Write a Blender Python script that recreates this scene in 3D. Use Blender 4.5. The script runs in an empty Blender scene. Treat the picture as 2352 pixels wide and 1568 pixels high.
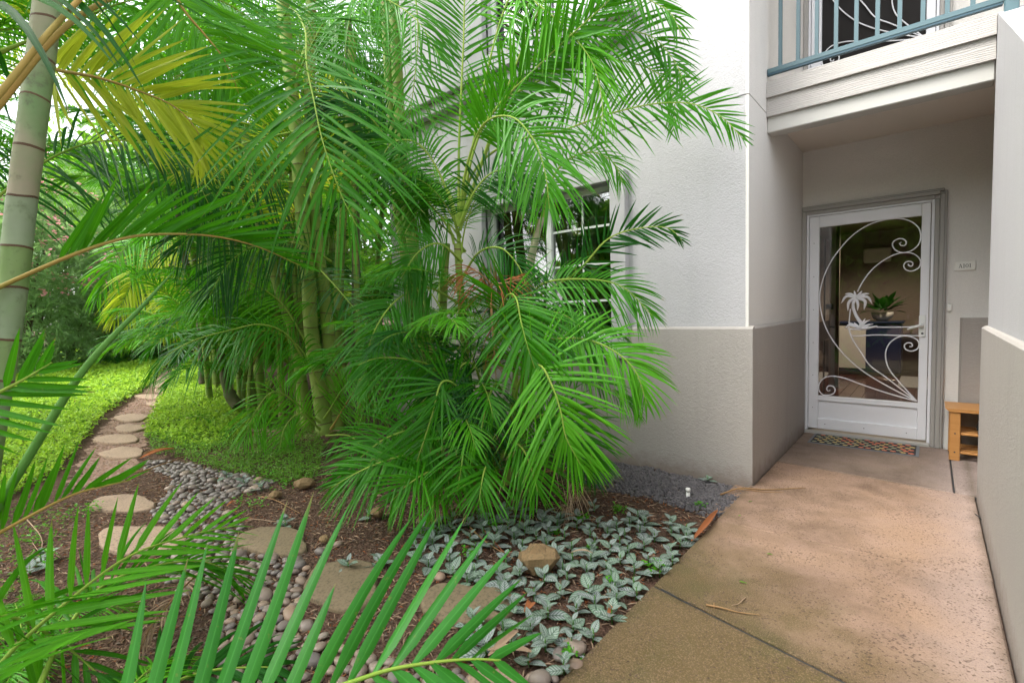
import bpy, math, random
import numpy as np
from mathutils import Matrix, Vector, Euler
rnd = random.Random(7)
NP = np.random.default_rng(11)
R_ = math.radians
scene = bpy.context.scene
COL = scene.collection

# ------------------------------------------------------------------ camera
H = 1.24                                    # eye height above the path
FPX, YAW, PIT, ROL = 1121.53, -0.709302, -0.060557, -0.027939
_cy, _sy = math.cos(YAW), math.sin(YAW)
CF = np.array([_sy*math.cos(PIT), _cy*math.cos(PIT), math.sin(PIT)])
CR = np.array([_cy, -_sy, 0.0]); CU = np.cross(CR, CF)
CR, CU = CR*math.cos(ROL)+CU*math.sin(ROL), -CR*math.sin(ROL)+CU*math.cos(ROL)
EYE = np.array([0, 0, H])
cam_d = bpy.data.cameras.new('camera'); cam = bpy.data.objects.new('camera', cam_d); COL.objects.link(cam)
m = Matrix.Identity(4)
for i in range(3):
    m[i][0], m[i][1], m[i][2], m[i][3] = CR[i], CU[i], -CF[i], EYE[i]
cam.matrix_world = m
cam_d.sensor_width = 36; cam_d.lens = FPX/2352*36; cam_d.clip_start = .02; cam_d.clip_end = 600
cam_d.dof.use_dof = True; cam_d.dof.focus_distance = 4.2; cam_d.dof.aperture_fstop = 5.0
scene.camera = cam

# ------------------------------------------------------------------ light
SUN_EL, SUN_AZ = 54, 216                     # degrees; azimuth clockwise from +Y (behind and left of the viewer)
world = bpy.data.worlds.new('World'); scene.world = world; world.use_nodes = True
wn, wl = world.node_tree.nodes, world.node_tree.links
wn.clear()
sky = wn.new('ShaderNodeTexSky'); sky.sky_type = 'NISHITA'; sky.sun_disc = False
sky.sun_elevation = R_(SUN_EL); sky.sun_rotation = R_(SUN_AZ); sky.air_density = 1.0; sky.dust_density = 4.0; sky.ozone_density = 1.0
hs = wn.new('ShaderNodeHueSaturation'); hs.inputs['Saturation'].default_value = .22; hs.inputs['Value'].default_value = 1.9
bg = wn.new('ShaderNodeBackground'); bg.inputs['Strength'].default_value = .15
wo = wn.new('ShaderNodeOutputWorld')
wl.new(sky.outputs[0], hs.inputs['Color']); wl.new(hs.outputs[0], bg.inputs['Color']); wl.new(bg.outputs[0], wo.inputs[0])
sun_d = bpy.data.lights.new('sun', 'SUN'); sun_d.energy = 1.1; sun_d.angle = R_(24); sun_d.color = (1.0, .965, .90)
sun = bpy.data.objects.new('sun', sun_d); COL.objects.link(sun)
_az = R_(SUN_AZ); _el = R_(SUN_EL)
_to = Vector((math.sin(_az)*math.cos(_el), math.cos(_az)*math.cos(_el), math.sin(_el)))
sun.rotation_euler = _to.to_track_quat('Z', 'Y').to_euler(); sun.location = (-4, -6, 12)
vs = scene.view_settings
vs.view_transform = 'Standard'; vs.look = 'None'; vs.gamma = 1.0; vs.use_curve_mapping = False; vs.exposure = 1.13
scene.cycles.use_denoising = True
scene.cycles.adaptive_threshold = .02; scene.cycles.max_bounces = 6; scene.cycles.diffuse_bounces = 3; scene.cycles.glossy_bounces = 3
scene.cycles.transmission_bounces = 4; scene.cycles.transparent_max_bounces = 8
scene.cycles.sample_clamp_indirect = 8

# ------------------------------------------------------------------ pixel -> place (2352 x 1568 grid)
def ray(x, y): return CF + CR*(x-1176)/FPX - CU*(y-784)/FPX
def onz(x, y, z=0.0):
    d = ray(x, y); return EYE + d*((z-H)/d[2])
def ony(x, y, Y):
    d = ray(x, y); return EYE + d*(Y/d[1])
def onx(x, y, X):
    d = ray(x, y); return EYE + d*(X/d[0])
def at(x, y, dep): return EYE + ray(x, y)*dep
def toward_eye(p):
    v = EYE-np.array(p); return v/np.linalg.norm(v)

# ------------------------------------------------------------------ materials
MATS = {}
class NT:
    def __init__(s, name):
        s.m = bpy.data.materials.new(name); s.m.use_nodes = True; MATS[name] = s.m
        s.t = s.m.node_tree; s.t.nodes.clear()
        s.out = s.n('OutputMaterial')
    def n(s, kind, **kw):
        nd = s.t.nodes.new('ShaderNode'+kind)
        for k, v in kw.items():
            if k.startswith('_'): setattr(nd, k[1:], v)
            else: s.put(nd.inputs[int(k[1:]) if k[0] == 'i' and k[1:].isdigit() else k.replace('__', ' ')], v)
        return nd
    def put(s, sock, v):
        if isinstance(v, bpy.types.NodeSocket): s.t.links.new(v, sock)
        elif isinstance(v, bpy.types.Node): s.t.links.new(v.outputs[0], sock)
        else:
            if isinstance(v, (tuple, list)) and len(v) == 3 and sock.type == 'RGBA': v = (*v, 1)
            sock.default_value = v
    def math(s, op, a, b=0.0, c=None, clamp=False):
        nd = s.n('Math', _operation=op, _use_clamp=clamp, i0=a, i1=b)
        if c is not None: s.put(nd.inputs[2], c)
        return nd.outputs[0]
    def mix(s, fac, a, b, blend='MIX'):
        nd = s.t.nodes.new('ShaderNodeMix'); nd.data_type = 'RGBA'; nd.blend_type = blend
        s.put(nd.inputs[0], fac); s.put(nd.inputs[6], a); s.put(nd.inputs[7], b)
        return nd.outputs[2]
    def ramp(s, fac, stops):
        nd = s.t.nodes.new('ShaderNodeValToRGB'); s.put(nd.inputs[0], fac)
        el = nd.color_ramp.elements
        while len(el) < len(stops): el.new(.5)
        for e, (p, c) in zip(el, stops):
            e.position = p; e.color = (*c, 1) if len(c) == 3 else c
        return nd.outputs[0]
    def noise(s, vec, scale, detail=3, rough=.55, out=0, dist=0.0):
        nd = s.n('TexNoise', Scale=scale, Detail=detail, Roughness=rough, Distortion=dist)
        if vec is not None: s.put(nd.inputs['Vector'], vec)
        return nd.outputs[out]
    def obj(s): return s.n('TexCoord').outputs['Object']
    def geo(s): return s.n('NewGeometry').outputs['Position']
    def mapping(s, vec, scale=(1,1,1), rot=(0,0,0)):
        return s.n('Mapping', Vector=vec, Scale=scale, Rotation=rot).outputs[0]
    def bump(s, h, strength=.3, dist=.01, normal=None):
        nd = s.n('Bump', Strength=strength, Distance=dist, Height=h)
        if normal is not None: s.put(nd.inputs['Normal'], normal)
        return nd.outputs[0]
    def bsdf(s, col, rough=.6, normal=None, metal=0.0, spec=.5, **kw):
        nd = s.n('BsdfPrincipled'); s.put(nd.inputs['Base Color'], col); s.put(nd.inputs['Roughness'], rough)
        nd.inputs['Metallic'].default_value = metal; s.put(nd.inputs['Specular IOR Level'], spec)
        if normal is not None: s.put(nd.inputs['Normal'], normal)
        for k, v in kw.items(): s.put(nd.inputs[k.replace('__', ' ')], v)
        return nd
    def end(s, sh): s.put(s.out.inputs[0], sh); return s.m

def stucco(name, col, amount=1.0, stain=.10, fine=1.0):
    t = NT(name); g = t.geo()
    big = t.noise(g, 1.1, 4)
    c = t.mix(t.math('MULTIPLY', t.ramp(big, [(.35, (0,0,0)), (.75, (1,1,1))]), stain), col, tuple(x*.72 for x in col))
    if name == 'stucco_taupe':
        z = t.n('SeparateXYZ', Vector=g).outputs[2]; zz = t.math('ADD', z, t.math('MULTIPLY', t.noise(g, 14, 5, .7), -.22))
        c = t.mix(t.math('MULTIPLY', t.n('MapRange', Value=zz, i1=.02, i2=-.12).outputs[0], .55), c, (.16, .10, .07))
    st = t.noise(t.mapping(g, (9, 9, .9)), 1.0, 3)                       # faint rain streaks
    c = t.mix(t.math('MULTIPLY', t.ramp(st, [(.52, (0,0,0)), (.72, (1,1,1))]), stain*.9), c, tuple(x*.68 for x in col))
    h = t.noise(t.mapping(g, (1, 1, 1.25)), 150*fine, 4, .62)
    c = t.mix(t.math('MULTIPLY', t.ramp(h, [(.40, (1,1,1)), (.56, (0,0,0))]), .16), c, tuple(x*.6 for x in col))  # bump hollows darkened in the colour, painting in their shading
    h2 = t.noise(g, 60, 2)
    hh = t.math('ADD', h, t.math('MULTIPLY', h2, .7))
    return t.end(t.bsdf(c, .9, t.bump(hh, .55*amount, .010), spec=.25))
stucco('stucco_white', (.50, .49, .50), .95, .16)
stucco('stucco_taupe', (.40, .37, .34), .85, .22)
stucco('stucco_entry', (.76, .735, .695), .5, .08)  # facade paint made warmer and lighter, its colour offsetting the entry's shade
def paint(name, col, rough=.45, var=.08, bump=.0):
    t = NT(name); g = t.geo()
    f = t.noise(g, 5, 4); c = t.mix(t.math('MULTIPLY', f, var*2), col, tuple(x*.7 for x in col))
    return t.end(t.bsdf(c, rough, t.bump(t.noise(g, 240, 2), .12+bump, .002)))
paint('white_metal', (.80, .81, .84), .38)
paint('white_vinyl', (.80, .82, .80), .4)
paint('trim_grey', (.36, .345, .32), .5)
paint('beam_paint', (.44, .43, .395), .5)
paint('teal_metal', (.08, .15, .17), .42, .12)
paint('teal_shade', (.02, .07, .10), .5)  # shade tone of the rail paint, for the strip under the bottom rail
paint('ceiling_paint', (.74, .69, .62), .7)
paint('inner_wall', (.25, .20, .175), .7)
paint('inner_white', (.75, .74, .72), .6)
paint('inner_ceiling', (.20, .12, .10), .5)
paint('black_lacquer', (.012, .011, .012), .3)
paint('navy_paint', (.02, .03, .09), .35)
paint('teal_glass', (.02, .22, .20), .25)
paint('dark_metal', (.05, .05, .055), .4)
paint('blind', (.30, .30, .31), .75)
paint('sign_plate', (.86, .85, .80), .4)
paint('sign_ink', (.02, .02, .02), .6)
paint('mat_black', (.018, .018, .022), .9)
paint('mat_edge', (.16, .17, .18), .9)
paint('mat_orange', (.62, .17, .09), .9); paint('mat_sage', (.30, .34, .21), .9); paint('mat_yellow', (.55, .42, .16), .9)
paint('shoe', (.015, .02, .022), .6)
paint('rubber_dark', (.03, .03, .03), .8)
t = NT('lap_board'); g = t.geo()          # wood-grain cement board
w = t.n('TexWave', _wave_type='BANDS', _bands_direction='Z', Vector=t.mapping(g, (1.0, 1, 9)), Scale=2.6, Distortion=9, Detail=3, Detail__Scale=1.3, Detail__Roughness=.6)
fine = t.noise(t.mapping(g, (6, 6, 150)), 1.0, 3)
t.end(t.bsdf((.36, .34, .315), .62, t.bump(t.math('ADD', w.outputs[1], t.math('MULTIPLY', fine, .5)), .38, .005)))
t = NT('glass'); fr = t.n('Fresnel', IOR=1.5)
gl = t.n('BsdfGlossy', Roughness=.01, Color=(1,1,1)); tr = t.n('BsdfTransparent', Color=(.80, .82, .82))
mx = t.n('MixShader', i0=t.math('MULTIPLY', fr.outputs[0], 1.6, clamp=True)); t.put(mx.inputs[1], tr); t.put(mx.inputs[2], gl); t.end(mx)
t = NT('window_glass'); fr = t.n('Fresnel', IOR=1.6)
gl = t.n('BsdfGlossy', Roughness=.012, Color=(1,1,1)); tr = t.n('BsdfTransparent', Color=(.55, .57, .57))
mx = t.n('MixShader', i0=t.math('MULTIPLY', fr.outputs[0], 2.6, clamp=True)); t.put(mx.inputs[1], tr); t.put(mx.inputs[2], gl); t.end(mx)
t = NT('floor_wood'); g = t.geo(); oi = t.n('ObjectInfo').outputs['Random']
gr = t.noise(t.mapping(g, (60, 4, 4)), 1.0, 4)
c = t.mix(oi, (.06, .014, .010), (.16, .045, .032)); c = t.mix(t.math('MULTIPLY', gr, .6), c, (.02, .006, .006))
t.end(t.bsdf(c, .16, t.bump(gr, .1, .002), spec=.6))
def wood(name, a, b, rough=.45, sc=(3, 40, 40)):
    t = NT(name); o = t.obj(); g = t.noise(t.mapping(o, sc), 1.0, 4, .6, dist=.6)
    return t.end(t.bsdf(t.mix(g, a, b), rough, t.bump(g, .12, .002)))
wood('bench_wood', (.60, .31, .10), (.36, .15, .04), .42)
wood('door_wood', (.13, .05, .025), (.06, .02, .012), .3, (40, 40, 3))
t = NT('lamp'); t.end(t.n('Emission', Color=(1, .78, .5), Strength=14.0))
t = NT('screen_mesh'); t.end(t.bsdf((.022, .020, .019), .8, spec=.2))
# concrete walk: tan wash, dark pitting, pale worn right side, algae toward the planting
def concrete(name, tan, pit=1.0):
    t = NT(name); g = t.geo(); sp = t.n('SeparateXYZ', Vector=g)
    big = t.noise(g, 1.7, 5, .6, dist=.5); mid = t.noise(g, 6, 5, .62); fin = t.noise(g, 60, 3)
    c = t.mix(t.ramp(big, [(.36, (0,0,0)), (.64, (1,1,1))]), tan, tuple(x*.50 for x in tan))
    c = t.mix(t.math('MULTIPLY', t.ramp(mid, [(.42, (0,0,0)), (.7, (1,1,1))]), .55), c, (tan[0]*1.12, tan[1]*1.15, tan[2]*1.3))
    # worn pale band along the right-hand wall
    xr = t.n('MapRange', Value=t.math('ADD', sp.outputs[0], t.math('MULTIPLY', big, .35)), i1=.10, i2=.42)
    c = t.mix(t.math('MULTIPLY', xr.outputs[0], .55), c, (.47, .385, .36))
    # green-brown algae film, its own blotchy edge
    al = t.math('ADD', t.math('MULTIPLY', sp.outputs[1], -1.0), t.math('MULTIPLY', sp.outputs[0], -.85))
    al = t.math('ADD', al, t.math('MULTIPLY', t.noise(g, 2.3, 5, .65), 1.6))
    am = t.n('MapRange', Value=al, i1=-1.38, i2=-.80).outputs[0]
    c = t.mix(t.math('MULTIPLY', am, .86), c, (.088, .066, .018))
    gm = t.ramp(t.noise(g, 2.9, 4), [(.48, (0,0,0)), (.64, (1,1,1))])
    c = t.mix(t.math('MULTIPLY', t.math('MULTIPLY', gm, am), .6), c, (.052, .064, .016))
    # dirt gathered along the open joint and the outer edges, ragged
    jd = t.math('ABSOLUTE', t.math('SUBTRACT', sp.outputs[1], t.math('MULTIPLY_ADD', sp.outputs[0], -.205, 1.8205)))
    ed = t.math('MINIMUM', jd, t.math('MINIMUM', t.math('ABSOLUTE', t.math('ADD', sp.outputs[0], .925)), t.math('ABSOLUTE', t.math('SUBTRACT', sp.outputs[0], .231))))
    dm = t.n('MapRange', Value=t.math('ADD', ed, t.math('MULTIPLY', mid, .09)), i1=.095, i2=.035).outputs[0]
    c = t.mix(t.math('MULTIPLY', dm, .6), c, (.050, .040, .016))
    # pits
    vz = t.n('TexVoronoi', Vector=t.mapping(t.n('VectorMath', _operation='ADD', i0=g, i1=t.n('VectorMath', _operation='SCALE', i0=t.noise(g, 30, 2, out=1), Scale=.03).outputs[0]).outputs[0], (1, 1.6, 1)), Scale=62, Randomness=1)
    pm = t.ramp(t.math('ADD', vz.outputs['Distance'], t.math('MULTIPLY', t.noise(g, 4, 4), .55)), [(.44, (1,1,1)), (.56, (0,0,0))])
    c = t.mix(t.math('MULTIPLY', pm, .85*pit), c, (.055, .038, .03))
    c = t.mix(t.math('MULTIPLY', fin, .28), c, tuple(x*.45 for x in tan))
    c = t.mix(t.math('MULTIPLY', t.ramp(t.noise(g, 210, 2), [(.5, (0,0,0)), (.62, (1,1,1))]), .22), c, tuple(min(1, x*1.35) for x in tan))
    c = t.mix(t.math('MULTIPLY', t.ramp(t.noise(t.mapping(g, (1, 1, 1)), 170, 2), [(.54, (0,0,0)), (.64, (1,1,1))]), .35), c, tuple(x*.35 for x in tan))
    h = t.math('SUBTRACT', t.math('ADD', t.math('MULTIPLY', fin, .35), t.math('MULTIPLY', mid, .4)), t.math('MULTIPLY', pm, .7))
    ro = t.n('MapRange', Value=big, i1=.3, i2=.7, i3=.75, i4=.95).outputs[0]
    return t.end(t.bsdf(c, ro, t.bump(h, .55, .008), spec=.18))
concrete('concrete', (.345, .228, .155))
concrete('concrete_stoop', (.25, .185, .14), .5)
# soil
t = NT('soil'); g = t.geo()
a = t.noise(g, 2.2, 5); b = t.noise(g, 38, 5, .65); d = t.n('TexVoronoi', Vector=g, Scale=70).outputs['Distance']
c = t.mix(a, (.052, .028, .019), (.115, .066, .044)); c = t.mix(t.ramp(b, [(.48, (0,0,0)), (.66, (1,1,1))]), c, (.155, .098, .066))
t.end(t.bsdf(c, .95, t.bump(t.math('ADD', b, t.math('MULTIPLY', d, .8)), .9, .02), spec=.2))
t = NT('trail_dirt'); g = t.geo()
b = t.noise(g, 30, 5, .65); c = t.mix(t.noise(g, 2.5, 4), (.19, .115, .085), (.30, .20, .155)); c = t.mix(t.ramp(b, [(.5, (0,0,0)), (.68, (1,1,1))]), c, (.36, .27, .21))
t.end(t.bsdf(c, .95, t.bump(b, .8, .02), spec=.2))
def stone(name, a, b, sc=20, speck=(.1, .09, .08), rough=.85, bump=.6, vary=0.0):
    t = NT(name); o = t.obj(); n1 = t.noise(o, sc*.25, 4); n2 = t.noise(o, sc*5, 4, .7)
    c = t.mix(n1, a, b)
    if vary:
        rn = t.n('ObjectInfo').outputs['Random']
        c = t.mix(t.math('MULTIPLY', rn, vary), c, (.36, .21, .12)); c = t.mix(t.math('MULTIPLY', t.math('FRACT', t.math('MULTIPLY', rn, 7.3)), .75), c, (.10, .10, .105))
    c = t.mix(t.math('MULTIPLY', t.ramp(n2, [(.5, (0,0,0)), (.62, (1,1,1))]), .6), c, speck)
    return t.end(t.bsdf(c, rough, t.bump(n2, bump, .006), spec=.4))
stone('step_stone', (.42, .30, .21), (.25, .175, .12), 14, (.11, .08, .06))
stone('step_stone_mossy', (.135, .105, .05), (.24, .175, .115), 12, (.07, .06, .035))
stone('pebble', (.36, .28, .215), (.22, .18, .145), 16, (.17, .15, .14), .42, .15, .6)
stone('rock', (.20, .12, .06), (.27, .19, .09), 18, (.10, .075, .04), .9, 1.0)
stone('gravel', (.135, .125, .13), (.07, .065, .07), 9, (.19, .17, .165), .9, .6)
# foliage: glossy blade that lets light through
def leaf(name, dark, light, trans, rough=.30, tr=.36, veins=1.0, spec=.22):
    t = NT(name); uv = t.n('TexCoord').outputs['UV']; s = t.n('SeparateXYZ', Vector=uv)
    rn = t.n('ObjectInfo').outputs['Random']; g = t.geo()
    f = t.math('ADD', t.math('MULTIPLY', rn, .65), t.math('MULTIPLY', t.noise(g, 3.5, 3), .5))
    c = t.mix(t.n('Clamp', Value=f).outputs[0], dark, light)
    u = t.math('ABSOLUTE', s.outputs[0])
    mid = t.ramp(u, [(0.0, (1,1,1)), (.16, (0,0,0))])
    c = t.mix(t.math('MULTIPLY', mid, .40*veins), c, tuple(min(1, x*1.9+.03) for x in light))
    st = t.math('SINE', t.math('MULTIPLY', s.outputs[0], 26.0))
    tip = t.ramp(t.math('ADD', s.outputs[1], t.math('MULTIPLY', t.math('SUBTRACT', t.noise(g, 7, 2), .5), .45)), [(.955, (0,0,0)), (1.0, (1,1,1))])
    c = t.mix(t.math('MULTIPLY', tip, .75), c, (.30, .19, .075))
    if veins:
        sp = t.ramp(t.noise(g, 42, 3, .6), [(.66, (0,0,0)), (.74, (1,1,1))]); c = t.mix(t.math('MULTIPLY', sp, .5), c, (.26, .24, .06))
        c = t.mix(t.math('MULTIPLY', t.ramp(t.noise(g, 1.3, 2), [(.55, (0,0,0)), (.75, (1,1,1))]), .35), c, tuple(min(1, x*1.5+.03*(i == 0)) for i, x in enumerate(light)))
    nrm = t.bump(st, .12*veins, .002)
    p = t.bsdf(c, rough, nrm, spec=spec)
    tl = t.n('BsdfTranslucent', Color=t.mix(.5, c, trans))
    mx = t.n('MixShader', i0=tr); t.put(mx.inputs[1], p); t.put(mx.inputs[2], tl); return t.end(mx)
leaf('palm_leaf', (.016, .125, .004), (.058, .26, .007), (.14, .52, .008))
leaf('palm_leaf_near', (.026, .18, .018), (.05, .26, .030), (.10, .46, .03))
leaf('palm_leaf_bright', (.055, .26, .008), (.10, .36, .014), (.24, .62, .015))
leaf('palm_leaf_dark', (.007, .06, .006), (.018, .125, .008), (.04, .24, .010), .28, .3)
leaf('palm_leaf_yellow', (.30, .44, .02), (.46, .50, .04), (.70, .82, .05), .5, .5)
leaf('palm_leaf_dead', (.48, .36, .25), (.30, .20, .13), (.34, .2, .1), .8, .2, .6)
leaf('palm_leaf_rust', (.36, .13, .045), (.24, .08, .03), (.4, .15, .05), .8, .2, .6)
leaf('cover_leaf', (.22, .44, .035), (.40, .60, .06), (.52, .74, .06), .5, .42, 0)
leaf('cover_leaf_deep', (.07, .20, .02), (.15, .33, .035), (.28, .5, .04), .45, .4, 0)
leaf('shrub_leaf', (.13, .25, .09), (.22, .36, .14), (.34, .55, .16), .38, .5, 0)
leaf('tree_leaf', (.10, .25, .025), (.17, .36, .035), (.34, .62, .04), .42, .5, 0)
leaf('petal_pink', (.65, .22, .26), (.75, .36, .38), (.8, .4, .4), .6, .3, 0)
t = NT('silver_leaf'); s = t.n('SeparateXYZ', Vector=t.n('TexCoord').outputs['UV'])
au = t.math('ABSOLUTE', s.outputs[0]); rn = t.n('ObjectInfo').outputs['Random']
vv = t.math('FRACT', t.math('SUBTRACT', t.math('MULTIPLY', s.outputs[1], 7.0), t.math('MULTIPLY', au, 1.7)))
vein = t.math('MAXIMUM', t.ramp(vv, [(0.0, (1,1,1)), (.16, (1,1,1)), (.42, (0,0,0))]), t.ramp(au, [(.03, (1,1,1)), (.13, (0,0,0))]))
edge = t.ramp(au, [(.55, (0,0,0)), (1.0, (1,1,1))])
base = t.mix(rn, (.235, .31, .235), (.31, .325, .33)); base = t.mix(t.math('MULTIPLY', edge, .75), base, (.05, .15, .06))
c = t.mix(t.math('MULTIPLY', vein, .92), base, (.018, .065, .028))
t.end(t.bsdf(c, .42, t.bump(t.math('SUBTRACT', 1.0, vein), .5, .004), spec=.5))
def bark(name, a, b, scar, mottle=.6):
    t = NT(name); o = t.obj(); n1 = t.noise(o, 3.5, 4); n2 = t.noise(t.mapping(o, (45, 45, 5)), 1.0, 4); n3 = t.noise(o, 14, 5, .7)
    c = t.mix(t.ramp(n1, [(.35, (0,0,0)), (.68, (1,1,1))]), a, b)
    c = t.mix(t.math('MULTIPLY', t.ramp(n3, [(.54, (0,0,0)), (.72, (1,1,1))]), mottle), c, scar)
    c = t.mix(t.math('MULTIPLY', n2, .25), c, tuple(x*.5 for x in a))
    return t.end(t.bsdf(c, .6, t.bump(t.math('ADD', n2, n3), .25, .004), spec=.22))
bark('stem_green', (.15, .25, .035), (.27, .33, .07), (.10, .12, .04), .55)
bark('stem_pale', (.36, .30, .21), (.17, .29, .11), (.13, .10, .075), .85)
bark('stem_white', (.31, .35, .24), (.21, .31, .13), (.13, .14, .08), .8)
bark('stem_celadon', (.19, .31, .09), (.27, .34, .16), (.10, .15, .05), .8)
bark('stem_brown', (.12, .10, .05), (.09, .12, .04), (.05, .04, .03), .7)
bark('scar_ring', (.09, .05, .028), (.16, .09, .05), (.05, .03, .02), .5)
bark('rachis_green', (.22, .36, .045), (.32, .42, .07), (.2, .3, .04), .2)
bark('rachis_orange', (.42, .26, .07), (.34, .30, .07), (.26, .15, .05), .4)
bark('spear_green', (.07, .20, .03), (.10, .25, .04), (.05, .12, .02), .3)
bark('tree_bark', (.10, .07, .05), (.15, .11, .08), (.05, .04, .03), .6)
bark('dead_stalk', (.36, .22, .10), (.26, .14, .06), (.16, .09, .05), .5)

# ------------------------------------------------------------------ mesh helpers
def tag(o, label=None, cat=None, group=None, kind=None):
    if label: o['label'] = label
    if cat: o['category'] = cat
    if group: o['group'] = group
    if kind: o['kind'] = kind
    return o
def empty(name, loc=(0,0,0), rz=0.0, label=None, cat=None, group=None):
    o = bpy.data.objects.new(name, None); COL.objects.link(o); o.location = loc; o.rotation_euler = (0,0,rz)
    o.empty_display_size = .1
    return tag(o, label, cat, group)
def qmesh(name, V, Q, mats, mi=None, uv=None, smooth=True):
    V = np.asarray(V, dtype=np.float32); Q = np.asarray(Q, dtype=np.int32)
    me = bpy.data.meshes.new(name)
    me.vertices.add(len(V)); me.vertices.foreach_set('co', V.ravel())
    me.loops.add(Q.size); me.loops.foreach_set('vertex_index', Q.ravel())
    me.polygons.add(len(Q)); me.polygons.foreach_set('loop_start', np.arange(0, Q.size, Q.shape[1], dtype=np.int32))
    if mi is not None: me.polygons.foreach_set('material_index', np.asarray(mi, dtype=np.int32))
    me.polygons.foreach_set('use_smooth', np.full(len(Q), smooth))
    if uv is not None:
        l = me.uv_layers.new(name='UVMap'); l.data.foreach_set('uv', np.asarray(uv, dtype=np.float32).ravel())
    for k in (mats if isinstance(mats, (list, tuple)) else [mats]): me.materials.append(MATS[k])
    me.update(calc_edges=True); me.validate()
    return me
def link(name, me, parent=None, loc=None):
    o = bpy.data.objects.new(name, me); COL.objects.link(o)
    if parent is not None: o.parent = parent
    if loc is not None: o.location = loc
    return o
class MB:
    """collects polygons in world space; build() links them as ONE mesh object"""
    def __init__(s): s.v = []; s.f = []; s.mi = []; s.sm = []
    def poly(s, pts, mi=0, sm=False):
        b = len(s.v); s.v += [tuple(p) for p in pts]; s.f.append(list(range(b, b+len(pts)))); s.mi.append(mi); s.sm.append(sm)
    def add(s, V, F, mi=0, sm=False):
        b = len(s.v); s.v += [tuple(map(float, p)) for p in V]
        for q in F: s.f.append([b+int(i) for i in q]); s.mi.append(mi); s.sm.append(sm)
        return s
    def box(s, x0, x1, y0, y1, z0, z1, mi=0, bev=0.0):
        if bev <= 0:
            V = [(x, y, z) for z in (z0, z1) for y in (y0, y1) for x in (x0, x1)]
            return s.add(V, [(0,2,3,1), (4,5,7,6), (0,1,5,4), (2,6,7,3), (0,4,6,2), (1,3,7,5)], mi)
        b = bev; c = ((x0+x1)/2, (y0+y1)/2, (z0+z1)/2); V = []; ids = {}
        for ix, X in ((0, x0), (1, x1)):
            for iy, Y in ((0, y0), (1, y1)):
                for iz, Z in ((0, z0), (1, z1)):
                    for ax in range(3):
                        p = [X, Y, Z]
                        for k in range(3):
                            if k != ax: p[k] += b if (ix, iy, iz)[k] == 0 else -b
                        ids[(ix, iy, iz, ax)] = len(V); V.append(p)
        F = []
        for ax in range(3):
            o1, o2 = [k for k in range(3) if k != ax]
            for sd in (0, 1):
                ring = []
                for (i, j) in ((0,0), (1,0), (1,1), (0,1)):
                    k = [0,0,0]; k[ax] = sd; k[o1] = i; k[o2] = j; ring.append(ids[(*k, ax)])
                F.append(ring)
            for (i, j) in ((0,0), (1,0), (1,1), (0,1)):
                k0 = [0,0,0]; k0[o1] = i; k0[o2] = j; k1 = list(k0); k1[ax] = 1
                F.append([ids[(*k0, o1)], ids[(*k1, o1)], ids[(*k1, o2)], ids[(*k0, o2)]])
        for ix in (0,1):
            for iy in (0,1):
                for iz in (0,1): F.append([ids[(ix, iy, iz, a)] for a in range(3)])
        Va = np.array(V); cc = np.array(c); G = []
        for q in F:
            P = Va[q]; n = np.cross(P[1]-P[0], P[2]-P[0])
            G.append(q if n @ (P.mean(0)-cc) > 0 else q[::-1])
        return s.add(V, G, mi)
    def prism(s, pts, axis, a, b, mi=0):
        """2-D outline extruded along an axis from a to b"""
        def P(p, t): return {0: (t, p[0], p[1]), 1: (p[0], t, p[1]), 2: (p[0], p[1], t)}[axis]
        n = len(pts); A = [P(p, a) for p in pts]; B = [P(p, b) for p in pts]
        s.add(A+B, [list(range(n))[::-1], list(range(n, 2*n))]+[(i, (i+1) % n, n+(i+1) % n, n+i) for i in range(n)], mi)
        return s
    def tube(s, pts, r, n=8, mi=0, cap=True):
        V, Q = tube(pts, r, n); s.add(V, Q, mi, True)
        if cap:
            k = len(V)//n; b = len(s.v)-len(V)
            s.f += [[b+i for i in range(n)][::-1], [b+(k-1)*n+i for i in range(n)]]; s.mi += [mi, mi]; s.sm += [False, False]
        return s
    def build(s, name, mats, parent=None, off=(0,0,0)):
        V = np.array(s.v)-np.array(off); me = bpy.data.meshes.new(name)
        me.from_pydata(V.tolist(), [], s.f)
        for k in (mats if isinstance(mats, (list, tuple)) else [mats]): me.materials.append(MATS[k])
        me.polygons.foreach_set('material_index', s.mi); me.polygons.foreach_set('use_smooth', s.sm); me.update()
        return link(name, me, parent)
def frames(P):
    P = np.asarray(P, float); T = np.gradient(P, axis=0); T /= np.linalg.norm(T, axis=1)[:, None]+1e-12
    u = np.cross(T[0], [0.3, 0.2, 1.0]); 
    if np.linalg.norm(u) < 1e-3: u = np.cross(T[0], [1, 0, 0])
    u /= np.linalg.norm(u); U = []
    for t_ in T:
        u = u-t_*(u@t_); u /= np.linalg.norm(u)+1e-12; U.append(u)
    U = np.array(U); return P, T, U, np.cross(T, U)
def tube(pts, r, n=8):
    P, T, U, W = frames(pts); r = np.broadcast_to(np.asarray(r, float), (len(P),))
    a = np.arange(n)*2*math.pi/n
    V = P[:, None, :]+r[:, None, None]*(np.cos(a)[None, :, None]*U[:, None, :]+np.sin(a)[None, :, None]*W[:, None, :])
    Q = [(i*n+j, i*n+(j+1) % n, (i+1)*n+(j+1) % n, (i+1)*n+j) for i in range(len(P)-1) for j in range(n)]
    return V.reshape(-1, 3), np.array(Q)
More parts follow.
